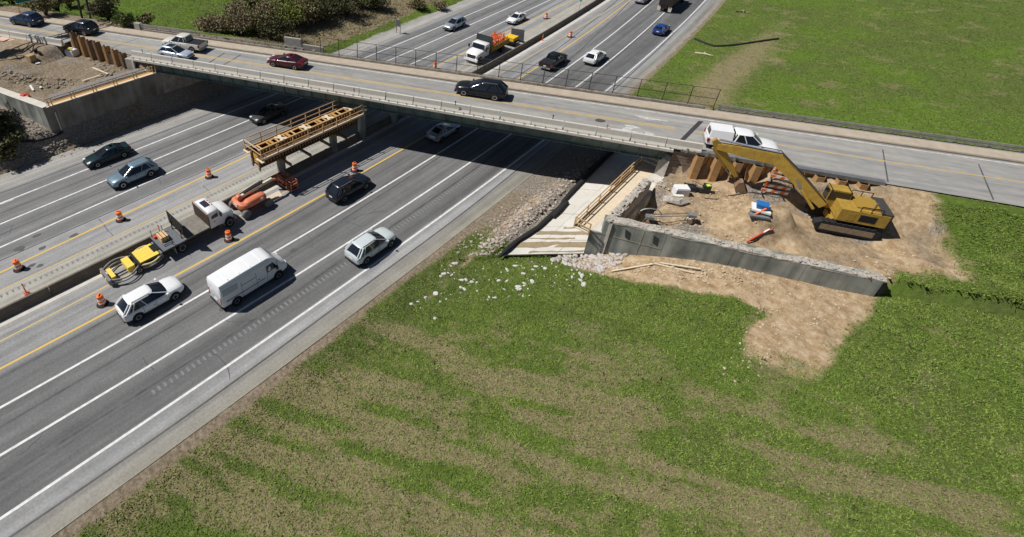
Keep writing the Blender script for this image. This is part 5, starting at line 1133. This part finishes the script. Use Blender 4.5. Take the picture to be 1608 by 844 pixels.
MB().box((-83.6, 16.0, 12.2), (.08, 2.6, 2.6), .06).build('sign_panel', sign_green, t, world=True); MB().box((-83.55, 16.0, 10.87), (.1, 2.65, .07), .06).build('panel_edge', refl_white, t, world=True)
MB().box((-84.3, 6.5, 12.4), (.08, 5.0, 3.2), .06).build('sign_panel', sign_green, t, world=True)
MB().cyl((-83.6, -3.6, 4.5), (-83.6, -3.6, 14.7), .18, n=10).build('gantry_post', gm, t, 40, True)

# ------------------------------------------------------------------ loose things on the diggings
def gp(u, v, z):
    """pixel to the terrain, starting from a guess of its level"""
    for _ in range(6): p = at(u, v, z); z = .5*z+.5*hz(p.x, p.y)
    p = at(u, v, z); return Vector((p.x, p.y, hz(p.x, p.y)))
def plank(lab, u0, v0, u1, v1, z, w, m, h=.06, name='board', cat='board', lift=.14):
    a, b = gp(u0, v0, z), gp(u1, v1, z); zz = max(a.z, b.z)+lift
    o = MB().beam(Vector((a.x, a.y, a.z+lift)), Vector((b.x, b.y, b.z+lift)), w, h).build(name, m); tag(o, lab, cat); return o
plank('white board lying in the left diggings, left of a pair', 48, 136, 53, 144, 4.6, .22, refl_white)
plank('white board lying in the left diggings, right of a pair', 59, 131, 65, 140, 4.6, .22, refl_white)
plank('pale timber lying below the sheet piles, upper one', 146, 108, 170, 118, 4.8, .22, lumber_pale)
plank('pale timber lying along the edge of the rebar, left diggings', 130, 129, 158, 120, 4.8, .22, lumber_pale)
plank('long pale timber on the sand mound, left one of three', 960, 428, 1024, 417, 2.2, .12, lumber_pale, .09)
plank('long pale timber on the sand mound, middle one of three', 1026, 416, 1088, 431, 2.4, .12, lumber_pale, .09)
plank('long pale timber on the sand mound, upper right one of three', 1035, 415, 1100, 425, 2.6, .12, lumber_pale, .09)
def boxy(name, lab, cat, u, v, z, dims, m, rz, top=None):
    p = gp(u, v, z); r = thing(name, lab, cat, tuple(p), rz); w, d, h = dims
    MB().loft([[Vector((sx*(w/2-b), sy*(d/2-b), zz)) for sx, sy in ((-1, -1), (1, -1), (1, 1), (-1, 1))] for b, zz in ((.03, -.05), (0, .04), (0, h-.05), (.05, h))]).build('body', m, r)
    if top: MB().box((0, 0, h+.03), (w*.96, d*.96, .06)).build('lid', top, r)
    return r
boxy('tan_block', 'tan block standing on the left diggings', 'block', 50, 95, 5, (1.0, .8, .75), mat('tan_block', (.34, .24, .12), .9, c2=(.44, .33, .19), scale=3), .3)
r = boxy('bulk_bag', 'white bulk bag with yellow top beside the first sheet pile', 'bag', 115, 87, 5, (1.25, 1.1, .85), mat('bag_white', (.55, .56, .56), .9, c2=(.75, .76, .77), scale=5, bump=.6), .45)
MB().box((-.25, .1, .9), (.5, .35, .08), .3).build('yellow_flap', mat('flap_yellow', (.72, .68, .06), .7), r); MB().box((.1, .6, 1.35), (.95, .08, 1.0), 0).build('ply_backing', lumber, r)
r = thing('red_tarp', 'crumpled red tarp on the wing wall top at the left', 'tarp', tuple(gp(40, 153, 4.4)), .3)
MB().stone((0, 0, .18), (.65, .5, .4), 3).build('fold', red_m, r); MB().stone((-.5, .3, .15), (.4, .3, .3), 5).build('dark_fold', rust_dark, r)
r = thing('plywood_sheet', 'pinkish plywood sheets stacked by the left approach barrier', 'plywood', tuple(gp(16, 62, 6)), .5)
for i, (dx, dy, a) in enumerate(((0, 0, 0), (.4, .3, .1), (-1.1, -.4, -.1))): MB().box((dx, dy, .08+.05*i), (2.4, 1.2, .04), a).build('sheet', mat('pink_ply', (.62, .42, .33), .85, var=.1), r)
p = gp(57, 83, 5.6); r = thing('dark_bin', 'small dark pot standing in the gantry shadow on the left diggings', 'pot', tuple(p)); MB().lathe([(.22, 0), (.26, .5), (.2, .52)], (0, 0, 0), 10).build('pot', black_paint, r); MB().box((.5, .2, .1), (.5, .3, .2)).build('foot', black_paint, r)
p = gp(58, 99, 5.2); tag(MB().prism([p+Vector((-.5, -.2, .04)), p+Vector((.5, -.25, .04)), p+Vector((.6, .25, .04)), p+Vector((-.3, .2, .04))], (0, 0, .06)).build('white_sheet', refl_white), 'small white sheet beside the tan block', 'sheet')

# right site
r = boxy('tool_chest', 'white lidded chest standing on the right diggings', 'chest', 1067, 306, 4, (1.15, .8, .8), truck_white, .75, truck_white)
r = thing('generator', 'dark generator set beside the white chest', 'generator', tuple(gp(1082, 300, 4)), .6)
MB().box((0, 0, .4), (.9, .6, .45)).build('engine', mat('gen_dark', (.03, .035, .05), .5), r)
for x in (-.45, .45):
    for y in (-.3, .3): MB().box((x, y, .35), (.06, .06, .75)).build('frame_post', black_paint, r)
MB().box((0, 0, .74), (1.0, .06, .06)).build('handle', black_paint, r); MB().lathe([(.14, -.06), (.14, .06)], (.35, -.36, .14), 10, 'y').build('wheel', black_m, r)
r = thing('plate_compactor', 'small dark machine with lime cover and grey handles on the gravel heap', 'compactor', tuple(gp(1105, 302, 4)), .4)
MB().box((0, 0, .12), (.9, .6, .14)).build('base_plate', black_paint, r); MB().box((.1, 0, .5), (.6, .55, .6)).build('engine', mat('comp_dark', (.02, .025, .02), .6), r)
MB().box((.15, -.1, .84), (.32, .3, .08), .5).build('lime_cover', lime_m, r)
for y in (-.25, .25): MB().beam((-.2, y, .5), (-1.1, y, .8), .05, .05).build('handle', steel_grey, r)
MB().beam((-1.1, -.25, .8), (-1.1, .25, .8), .05, .05).build('handle', steel_grey, r)
r = thing('concrete_block', 'broken pale concrete block lying in front of the white chest', 'concrete block', tuple(gp(1058, 318, 4)), .3)
MB().stone((0, 0, .25), (1.2, .8, .5), 21).build('block', broken, r); MB().box((.2, .3, .6), (.8, .25, .08), .4).build('offcut', refl_white, r); MB().box((.0, .05, .62), (.7, .1, .08), .2).build('offcut', lumber_pale, r)
# two-wheeled rail rig
a, b = gp(1017, 350, 4), gp(1083, 347, 4); r = thing('hose_rig', 'grey two-railed rig with a hooped end, behind the wing wall', 'rig', tuple((a+b)/2))
for dy in (-.2, .25): MB().beam(a+Vector((0, dy, .75)), b+Vector((0, dy, .65)), .06, .06).build('rail', galv, r, world=True)
MB().tube([a+Vector((-.1+.7*math.cos(t_), .2+.5*math.cos(t_), .75+.55*math.sin(t_))) for t_ in np.linspace(0, math.pi, 9)], .045, 6).build('hoop', galv, r, 60, True)
for q, sgn in ((a, 1), (b, -1)):
    for dx, dy in ((-.35, -.25), (.35, .1)): MB().beam(q+Vector((dx*.4, dy, .75)), q+Vector((dx, dy, 0)), .07, .07).build('leg', steel_grey, r, world=True)
    MB().box(q+Vector((0, 0, .62)), (.6, .5, .25), .6).build('end_frame', galv, r, world=True); MB().lathe([(.2, -.05), (.2, .05)], q+Vector((.1, -.35, .2)), 10, 'y').build('wheel', rust_dark, r, world=True)
MB().box(b+Vector((-.05, -.3, .35)), (.3, .2, .15), .4).build('white_clip', refl_white, r, world=True)
q = gp(1033, 359, 4); MB().tube([q+Vector((.55*math.cos(t_), .45*math.sin(t_), .05)) for t_ in np.linspace(0, 2*math.pi, 14)], .04, 5)
tag(MB().tube([q+Vector((.55*math.cos(t_), .45*math.sin(t_), .05)) for t_ in np.linspace(0, 2*math.pi, 14)], .035, 5).build('hose_coil', black_m), 'single loop of dark hose on the sand before the rig', 'hose')
hp = [gp(u, v, 4.3)+Vector((0, 0, .05)) for u, v in ((1106, 312), (1125, 314), (1145, 308), (1165, 305), (1182, 303), (1199, 306), (1215, 310), (1235, 311))]
tag(MB().tube(hp, .035, 5).build('hose', mat('hose_dark', (.06, .05, .045), .8)), 'dark hose running across the sand towards the blue drum', 'hose')
# striped barricades
def stripes_panel(parent, L_, h, z, y):
    n = 6; w = L_/n
    for i in range(n):
        MB().add([(-L_/2+w*i, y, z), (-L_/2+w*(i+1), y, z), (-L_/2+w*(i+1)+(h*.6 if i < n-1 else 0), y, z+h), (-L_/2+w*i+(h*.6 if i > 0 else 0), y, z+h)], [(0, 1, 2, 3)]).build('stripe', orange_m if i % 2 == 0 else refl_white, parent)
    MB().box((0, y+.03, z+h/2), (L_, .04, h)).build('board', refl_white, parent)
for i, (u, v, lab) in enumerate(((1192, 272, 'orange and white striped barricade, the front one by the sand mound'), (1191, 262, 'orange and white striped barricade with pale blue panel, behind the front one'))):
    q = S(18.9+.5*i, 47.0+.75*i); q = Vector((q.x, q.y, hz(q.x, q.y))); r = thing('barricade', lab, 'barricade', tuple(q), BA-.12*i)
    stripes_panel(r, 2.0, .24, .35, -.02); stripes_panel(r, 2.0, .24, .85, -.02)
    for x in (-.8, .8): MB().box((x, .1, .6), (.06, .06, 1.25)).build('leg', galv, r); MB().box((x, .1, .03), (.1, .7, .06)).build('foot', black_paint, r)
    if i: MB().box((0, .05, 1.2), (2.0, .05, .22)).build('blue_panel', pale_blue, r)
    MB().lathe([(.09, 0), (.09, .2)], (-.85, 0, 1.15), 8).build('warning_lamp', orange_m, r)
r = thing('blue_drum', 'blue lidded tub on a white pallet at the right site', 'tub', tuple(gp(1194, 330, 5)), .3)
MB().box((0, 0, .08), (1.3, 1.1, .16)).build('pallet', refl_white, r); MB().loft([[Vector((sx*w, sy*w*.8, z)) for sx, sy in ((-1, -1), (1, -1), (1, 1), (-1, 1))] for w, z in ((.36, .17), (.42, .5), (.44, .52), (.40, .6))]).build('tub', blue_m, r)
r = thing('floor_jack', 'grey and orange jack lying on the sand below the blue tub', 'jack', tuple(gp(1188, 347, 5)), .5)
MB().box((0, 0, .1), (1.4, .5, .14)).build('frame', mat('jack_grey', (.18, .2, .21), .5, var=.2), r); MB().beam((-.3, 0, .15), (.35, .2, .75), .12, .12).build('handle', orange_m, r); MB().box((-.2, .35, .3), (.8, .1, .3)).build('side_plate', steel_grey, r)
r = thing('barrier_tape', 'red and white tubes lying on the slope edge at the right', 'tubes', tuple(gp(1185, 376, 4)))
for k in range(3): a, b = gp(1172+3*k, 382-2*k, 4.2), gp(1200+6*k, 367-2*k, 4.4); MB().cyl(a+Vector((0, 0, .12)), b+Vector((0, 0, .18)), .06).build('tube', red_m if k != 1 else refl_white, r, world=True)
# branches and debris on the far right grass
for u0, v0, u1, v1, lab in ((1091, 84, 1119, 89, 'pale dead branch on the far right grass slope'), (1155, 19, 1176, 21, 'dark broken branch near the top of the right grass slope')):
    a, b = gp(u0, v0, 1), gp(u1, v1, 1); r = thing('branch', lab, 'branch', tuple(a)); MB().tube([a+Vector((0, 0, .1)), a.lerp(b, .5)+Vector((.1, .2, .15)), b+Vector((0, 0, .1))], [.14, .12, .07], 6).build('limb', lumber_pale if u0 == 1091 else bark_m, r, 60, True)
    for f, dx, dy in ((.3, .5, .4), (.6, -.4, .5), (.8, .5, -.2)): q = a.lerp(b, f); MB().tube([q+Vector((0, 0, .12)), q+Vector((dx, dy, .3))], [.06, .03], 5).build('twig', lumber_pale, r, world=True)
hp = [gp(u, v, 1)+Vector((0, 0, .12)) for u, v in ((1091, 62), (1100, 66), (1110, 70), (1121, 73.5), (1140, 73), (1160, 71), (1180, 68), (1199, 65), (1222, 62))]
tag(MB().tube(hp, .16, 7).build('silt_sock', sock_m, None, True), 'thin black sock lying across the far right grass slope', 'erosion sock')
hp = [gp(u, v, .6)+Vector((0, 0, .1)) for u, v in ((-30, 222), (0, 222), (30, 224), (60, 222), (82, 217), (100, 211))]
tag(MB().tube(hp, .14, 7).build('silt_sock', sock_m, None, True), 'black sock curving through the rubble below the left wing wall', 'erosion sock')

# ------------------------------------------------------------------ rubble and rocks
def stones(name, pts, m, kind='stuff', rmin=.05, rmax=.2, seed=1):
    rd = random.Random(seed); proto = []
    for k in range(10): mb = MB().stone((0, 0, 0), (1, rd.uniform(.6, 1), rd.uniform(.5, .8)), k+seed); proto.append((np.array(mb.v), mb.f))
    V = []; F = []; o = 0
    for (x, y, z) in pts:
        v, f = proto[rd.randrange(10)]; a = rd.uniform(0, 6.28); r = rmin*(rmax/rmin)**(rd.random()**1.7); c, s_ = math.cos(a), math.sin(a)
        w = v*r; w = np.stack([w[:, 0]*c-w[:, 1]*s_+x, w[:, 0]*s_+w[:, 1]*c+y, w[:, 2]+z+r*.15], 1); V.append(w); F += [tuple(i+o for i in q) for q in f]; o += len(w)
    me = bpy.data.meshes.new(name); me.from_pydata(np.concatenate(V).tolist(), [], F); me.materials.append(m); ob = bpy.data.objects.new(name, me); col.objects.link(ob); tag(ob, kind=kind); return ob
def in_poly(x, y, P):
    c = False; n = len(P)
    for i in range(n):
        a, b = P[i], P[(i+1) % n]
        if (a[1] > y) != (b[1] > y) and x < (b[0]-a[0])*(y-a[1])/(b[1]-a[1])+a[0]: c = not c
    return c
def scatter(poly_px, n, z, seed):
    rd = random.Random(seed); us = [p[0] for p in poly_px]; vs = [p[1] for p in poly_px]; P = []
    while len(P) < n:
        u, v = rd.uniform(min(us), max(us)), rd.uniform(min(vs), max(vs))
        if in_poly(u, v, poly_px): P.append((u, v))
    X = np.array([at(u, v, z)[:2] for u, v in P]); Z = height(X[:, 0], X[:, 1]); Z = .5*Z+.5*z
    X = np.array([at(u, v, float(q))[:2] for (u, v), q in zip(P, Z)]); Z = height(X[:, 0], X[:, 1]); return np.column_stack([X, Z])
stones('rubble', scatter([(700, 395), (790, 325), (880, 262), (948, 245), (895, 310), (850, 350), (800, 385), (760, 402)], 520, .1, 3), rubble_m, rmin=.04, rmax=.2, seed=3)
stones('rubble', scatter([(735, 402), (790, 350), (860, 292), (935, 245), (950, 246), (900, 298), (850, 343), (800, 382), (782, 400)], 900, .12, 13), mat('rubble_mix', (.25, .20, .155), .95, c2=(.56, .50, .44), scale=1.6), rmin=.05, rmax=.24, seed=13)
stones('rubble', scatter([(880, 400), (918, 398), (985, 402), (975, 415), (940, 432), (900, 420), (868, 408)], 420, .7, 4), mat('rubble_pale', (.36, .32, .29), .95, c2=(.60, .56, .52), scale=1.4), rmin=.06, rmax=.3, seed=4)
stones('rubble', scatter([(5, 175), (30, 172), (72, 205), (120, 218), (160, 226), (110, 240), (60, 252), (30, 262), (0, 268), (0, 200)], 900, .9, 5), rubble_dk, rmin=.05, rmax=.24, seed=5)
stones('rubble', scatter([(110, 215), (165, 222), (275, 163), (290, 160), (230, 190), (160, 228), (120, 236)], 380, .2, 6), rubble_dk, rmin=.05, rmax=.2, seed=6)
stones('rubble', scatter([(75, 205), (235, 140), (285, 150), (260, 165), (165, 220), (110, 216)], 700, .9, 16), rubble_dk, rmin=.05, rmax=.16, seed=16)
stones('rubble', scatter([(965, 345), (1030, 280), (1060, 285), (1010, 330), (975, 352)], 260, 4.2, 7), mat('rubble_pale', (.52, .48, .45)), rmin=.04, rmax=.16, seed=7)
stones('rubble', scatter([(130, 80), (200, 108), (180, 118), (130, 125), (60, 120), (0, 112), (0, 128), (90, 140), (160, 120)], 700, 4.8, 8), mat('rubble_brown', (.22, .18, .13), .95, c2=(.36, .3, .23), scale=1.2), rmin=.05, rmax=.3, seed=8)
stones('rubble', scatter([(1040, 290), (1120, 295), (1180, 300), (1199, 380), (1120, 375), (1000, 352), (1045, 310)], 700, 4.2, 9), mat('rubble_sand', (.42, .33, .22), .95, c2=(.58, .48, .35), scale=1.2), rmin=.03, rmax=.14, seed=9)
stones('rubble', scatter([(1180, 440), (1260, 440), (1400, 400), (1440, 420), (1300, 500), (1180, 600), (1120, 600), (1170, 520)], 420, 2.4, 23), mat('rubble_sand', (.42, .33, .22)), rmin=.03, rmax=.13, seed=23)
stones('rubble', scatter([(930, 415), (1010, 405), (1100, 412), (1199, 432), (1199, 455), (1090, 445), (1000, 430), (930, 425)], 500, 2.0, 10), mat('rubble_sand', (.42, .33, .22)), rmin=.03, rmax=.16, seed=10)
stones('rubble', scatter([(690, 410), (760, 405), (930, 408), (925, 450), (840, 470), (700, 470), (650, 485), (640, 470)], 190, .5, 33), rock_m, rmin=.03, rmax=.12, seed=33)
# silvery drain stones and white rocks in the lawn, each one a thing
rocks = [(715,414,.36),(708,418,.2),(697,430,.3),(692,434,.32),(704,429,.2),(710,432,.24),(725,440,.3),(732,440,.3),(741,443,.34),(749,444,.26),(724,452,.32),(730,455,.3),(684,461,.42),(668,468,.2),(768,467,.24),(778,468,.24),(797,425,.3),(810,418,.34),(822,430,.26),(783,441,.28),(796,442,.26),(792,455,.22),(815,451,.34),(815,455,.3),(824,446,.3),(823,449,.22),(836,443,.34),(856,422,.42),(842,419,.22),(837,424,.22),(683,500,.28),(910,430,.3),(914,434,.42),(912,441,.32),(916,447,.36),(898,436,.24),(890,440,.2),(646,478,.3),(656,474,.24),(668,467,.22),(787,428,.16),(816,455,.26)]
rd = random.Random(11); rmesh = [MB().stone((0, 0, 0), (1, .75, .55), 60+k).mesh('rock', rock_m) for k in range(6)]
for u, v, rr in rocks:
    p = gp(u, v, .6); o = bpy.data.objects.new('white_rock', rmesh[rd.randrange(6)]); col.objects.link(o); o.location = (p.x, p.y, p.z+.02); k = rr*.72; o.scale = (k*rd.uniform(.8, 1.5), k*rd.uniform(.7, 1.1), k*rd.uniform(.5, .9)); o.rotation_euler = (rd.uniform(-.2, .2), rd.uniform(-.2, .2), rd.uniform(0, 6.28))
    tag(o, 'white rock lying in the green grass beside the highway', 'rock', 'white rocks scattered in the grass')

# ------------------------------------------------------------------ plants
def leaf_mat(name, a, b):
    m = mat(name, a, .7); N = m.node_tree.nodes; K = m.node_tree.links; bs = N['Principled BSDF']
    at_ = N.new('ShaderNodeAttribute'); at_.attribute_name = 'tone'; r = N.new('ShaderNodeValToRGB'); r.color_ramp.elements[0].color = tuple(a)+(1,); r.color_ramp.elements[1].color = tuple(b)+(1,)
    K.new(at_.outputs['Fac'], r.inputs[0]); K.new(r.outputs[0], bs.inputs['Base Color']); bs.inputs['Specular IOR Level'].default_value = .2
    return m
LM = {'olive': leaf_mat('leaf_olive', (.10, .09, .04), (.26, .225, .11)), 'brown': leaf_mat('leaf_brown', (.15, .12, .075), (.32, .265, .165)), 'green': leaf_mat('leaf_green', (.065, .095, .024), (.18, .22, .07)), 'lime': leaf_mat('leaf_lime', (.09, .13, .02), (.28, .30, .065)), 'dark': leaf_mat('leaf_dark', (.045, .05, .022), (.125, .12, .052))}
def leaf_mesh(name, P, size, m, seed, tri=False):
    rg = np.random.default_rng(seed); n = len(P); d1 = rg.normal(size=(n, 3)); d1 /= np.linalg.norm(d1, axis=1)[:, None]; d2 = rg.normal(size=(n, 3)); d2 = np.cross(d1, d2); d2 /= np.linalg.norm(d2, axis=1)[:, None]
    s = (size*rg.uniform(.5, 1.3, n))[:, None]; a = d1*s; b = d2*s*.6
    V = np.stack([P-a, P+b, P+a, P-b], 1).reshape(-1, 3); me = bpy.data.meshes.new(name)
    me.vertices.add(4*n); me.vertices.foreach_set('co', V.ravel()); me.loops.add(4*n); me.loops.foreach_set('vertex_index', np.arange(4*n, dtype=np.int32)); me.polygons.add(n)
    me.polygons.foreach_set('loop_start', np.arange(0, 4*n, 4, dtype=np.int32)); me.polygons.foreach_set('loop_total', np.full(n, 4, dtype=np.int32)); me.update()
    ca = me.color_attributes.new('tone', 'FLOAT_COLOR', 'POINT'); t_ = np.repeat(rg.uniform(0, 1, n), 4); ca.data.foreach_set('color', np.stack([t_, t_, t_, np.ones_like(t_)], 1).astype(np.float32).ravel()); me.materials.append(m); return me
def shrub(name, lab, cat, x, y, h, rad, leaf, n, seed, trunk_h=.25, group=None, size=.13, z=None, bare=0.0):
    z = hz(x, y) if z is None else z; rd = random.Random(seed); rg = np.random.default_rng(seed); r = thing(name, lab, cat, (x, y, z), 0, group)
    nb = 9 + int(rad*3); tr = MB(); cl = []
    for i in range(nb):
        a = rd.uniform(0, 6.28); q = rad*math.sqrt(rd.random())*.85; hh = h*rd.uniform(.45, 1.0)*(1-.35*(q/rad)**2)
        tip = Vector((q*math.cos(a), q*math.sin(a), hh)); mid = Vector((q*.35*math.cos(a+.3), q*.35*math.sin(a+.3), hh*.5)); tr.tube([Vector((.06*math.cos(a), .06*math.sin(a), -.3)), mid, tip], [.09*h/4+.02, .05*h/4+.015, .012], 5); cl.append((tip, rad*rd.uniform(.28, .5)))
        for j in range(6):
            b2 = mid.lerp(tip, rd.uniform(.2, .8)); t2 = b2+Vector((rd.uniform(-1, 1), rd.uniform(-1, 1), rd.uniform(.2, 1)))*rad*.4; tr.tube([b2, t2], [.03, .012], 4); cl.append((t2, rad*rd.uniform(.2, .36)))
    tr.build('trunk', bark_m if leaf == 'dark' else twig_m, r)
    w = np.array([c[1]**2 for c in cl]); w /= w.sum(); ids = rg.choice(len(cl), n, p=w); C = np.array([tuple(c[0]) for c in cl])[ids]; R = np.array([c[1] for c in cl])[ids]
    D = rg.normal(size=(n, 3)); D /= np.linalg.norm(D, axis=1)[:, None]; P = C + D*(R*rg.uniform(.35, 1.0, n)**.6)[:, None]*np.array([1, 1, .8]); P[:, 2] = np.maximum(P[:, 2], .05)
    o = bpy.data.objects.new('crown', leaf_mesh('crown', P, size, LM[leaf], seed)); col.objects.link(o); o.parent = r; return r
# brush along the far side of the overpass and down its bank; pixel of the foot, height, radius
brush = [(8,250,1.0,1.2,'dark','low dark scrub on the left rubble slope near the shoulder'),(20,226,1.1,1.3,'dark','low dark scrub on the left rubble slope by the black sock'),(4,208,1.7,1.6,'dark','dark scrub at the left edge under the wing wall'),(72,24,3.2,2.2,'olive','olive shrub behind the far sidewalk, left of the gantry posts'),(92,17,3.6,2.3,'dark','dark dense shrub just left of the gantry posts'),(110,12,3.4,2.0,'olive','tall olive shrub directly behind the gantry posts'),(160,24,3.2,2.3,'brown','bare brownish shrub right of the gantry posts'),(172,34,3.4,2.4,'dark','dark round bush beside the green field edge'),(196,42,1.9,1.5,'green','small green bush left of the railed barrier'),
 (20,6,3.0,2.4,'dark','dark shrub under the green sign panel'),(-12,8,3.2,2.4,'olive','olive shrub at the far left edge of the road'),(48,12,3.4,2.5,'brown','brownish shrub behind the first shrubs under the sign'),
 (232,38,1.6,1.4,'olive','low olive bush behind the railed barrier'),(330,50,2.8,2.4,'brown','bare brown bush at the right end of the railed barrier'),(352,52,3.2,2.6,'brown','bare brown bush on the bank behind the low rail, second from the barrier'),(378,54,3.6,3.0,'brown','large brownish thicket bush on the bank behind the low rail'),(404,50,4.0,3.2,'olive','large olive thicket bush in the middle of the bank'),(372,34,3.4,2.8,'brown','brown bush behind the thicket, at the green field edge'),
 (432,62,3.6,3.0,'dark','dark thicket bush right behind the low rail'),(425,34,4.2,3.2,'brown','tall brown bush at the back of the thicket'),(452,44,4.6,3.4,'lime','lime-green leafy bush above the concrete slabs'),(478,40,4.4,3.4,'olive','big olive bush in the right half of the thicket'),(470,20,4.6,3.4,'lime','tall lime-tinged bush at the top of the thicket'),(505,34,4.2,3.2,'dark','dark bush casting shadow on the straw bank'),
 (520,18,4.6,3.4,'olive','tall olive bush near the top edge of the thicket'),(545,26,4.0,3.0,'dark','dark bush near the right end of the thicket'),(566,12,4.4,3.2,'green','green bush at the top right end of the thicket'),(590,16,3.4,2.6,'dark','last dark bush of the thicket before the open verge'),(395,12,4.4,3.2,'brown','brown bare bush at the top edge beside the green field'),(440,8,4.8,3.4,'olive','olive bush at the top edge above the thicket'),(690,16,1.6,1.6,'brown','low brown scrub on the far left verge beyond the sign'),(655,14,1.8,1.8,'olive','low olive scrub on the verge above the sign')]
for i, (u, v, h, rad, leaf, lab) in enumerate(brush):
    p = gp(u, v, (5 if u < 330 else 3) if v < 100 else 1.5); shrub('shrub', lab, 'shrub', p.x, p.y, h*.85, rad, leaf, int((620 if leaf == 'brown' else 950)*rad), 100+i, group='brush along the far side of the overpass' if v < 100 else 'scrub on the left rubble slope', size=.16)
# tall trees out of the left edge throw their shade over the left rubble
for i, (x, y, h, rad, lab) in enumerate(((-67.3, 4.6, 4.6, 2.2, 'dark bushy tree at the left edge below the wing wall'), (-69.8, 4.6, 5.0, 2.4, 'dark bushy tree just outside the left edge behind the first'), (-67.6, 1.4, 4.4, 2.4, 'dark low tree outside the left edge by the shoulder'), (-71.5, 2.0, 5.5, 2.6, 'dark tall tree furthest outside the left edge'))):
    shrub('tree', lab, 'tree', x, y, h, rad, 'dark', 5200, 300+i, group='trees at the left edge', size=.17)

# tufts of grass: nobody could count them
def tufts(name, n, box, test, hgt, m, seed):
    rg = np.random.default_rng(seed); x = rg.uniform(box[0], box[1], n); y = rg.uniform(box[2], box[3], n); g, s_, gy, st, lu = zones(x, y); pr = test(g, st, lu, x, y); k = rg.random(n) < pr; x, y = x[k], y[k]; z = height(x, y); n = len(x)
    V = np.zeros((n, 3, 3, 3)); c = np.stack([x, y, z-.02], 1)
    for j in range(3):
        a = rg.uniform(0, 6.28, n); w = rg.uniform(.022, .06, n); h = hgt*rg.uniform(.4, 1.3, n); lean = rg.normal(size=(n, 2))*.10
        off = rg.normal(size=(n, 2))*.09
        for q, sg in ((0, -1), (1, 1)): V[:, j, q, 0] = c[:, 0]+off[:, 0]+sg*w*np.cos(a); V[:, j, q, 1] = c[:, 1]+off[:, 1]+sg*w*np.sin(a); V[:, j, q, 2] = c[:, 2]
        V[:, j, 2, 0] = c[:, 0]+off[:, 0]+lean[:, 0]; V[:, j, 2, 1] = c[:, 1]+off[:, 1]+lean[:, 1]; V[:, j, 2, 2] = c[:, 2]+h
    me = bpy.data.meshes.new(name); N_ = n*9; me.vertices.add(N_); me.vertices.foreach_set('co', V.reshape(-1, 3).ravel()); me.loops.add(N_); me.loops.foreach_set('vertex_index', np.arange(N_, dtype=np.int32)); me.polygons.add(n*3)
    me.polygons.foreach_set('loop_start', np.arange(0, N_, 3, dtype=np.int32)); me.polygons.foreach_set('loop_total', np.full(n*3, 3, dtype=np.int32)); me.update()
    ca = me.color_attributes.new('tone', 'FLOAT_COLOR', 'POINT'); t_ = np.repeat(np.clip(.6*rg.random(n)+.7*(fbm(x, y, 1.5, 91)-.2), 0, 1), 9); ca.data.foreach_set('color', np.stack([t_, t_, t_, np.ones_like(t_)], 1).astype(np.float32).ravel())
    me.materials.append(m); o = bpy.data.objects.new(name, me); col.objects.link(o); tag(o, kind='stuff')
g_lush = leaf_mat('grass_lush', (.085, .145, .018), (.245, .325, .065)); g_dull = leaf_mat('grass_dull', (.075, .105, .03), (.20, .215, .085)); g_dry = leaf_mat('grass_dry', (.17, .15, .07), (.34, .30, .165))
tufts('grass', 420000, (-23, 40, -14, 64), lambda g, s_, l, x, y: g*(1-s_*.8)*np.clip(.4+l, 0, 1)*(x*NX.x+y*NX.y < 48), .10, g_lush, 1)
tufts('grass', 260000, (-23, 40, -14, 64), lambda g, s_, l, x, y: g*(1-s_*.4)*np.clip(1.0-l, 0, 1)*(x*NX.x+y*NX.y < 48), .11, g_dull, 2)
tufts('dry_grass', 150000, (-23, 40, -14, 64), lambda g, s_, l, x, y: (g > .2)*np.clip(s_*.8+.05, 0, 1)*(x*NX.x+y*NX.y < 48), .11, g_dry, 3)
tufts('weeds', 5000, (-23, 40, -14, 64), lambda g, s_, l, x, y: .5*(g > .05)*sm(.55, .7, fbm(x, y, 3.5, 99))*(x*NX.x+y*NX.y < 48), .42, g_dull, 8)
tufts('grass', 90000, (-36, 44, 58, 150), lambda g, s_, l, x, y: g*(1-.8*l), .12, g_dull, 4)
tufts('grass', 110000, (-36, 44, 58, 150), lambda g, s_, l, x, y: g*l, .11, g_lush, 7)
tufts('grass', 240000, (-140, -58, 14, 125), lambda g, s_, l, x, y: (g > .6)*l*(x*NX.x+y*NX.y > 59), .10, g_lush, 5)
tufts('dry_grass', 50000, (-100, -60, 40, 110), lambda g, s_, l, x, y: s_*.8, .25, g_dry, 6)
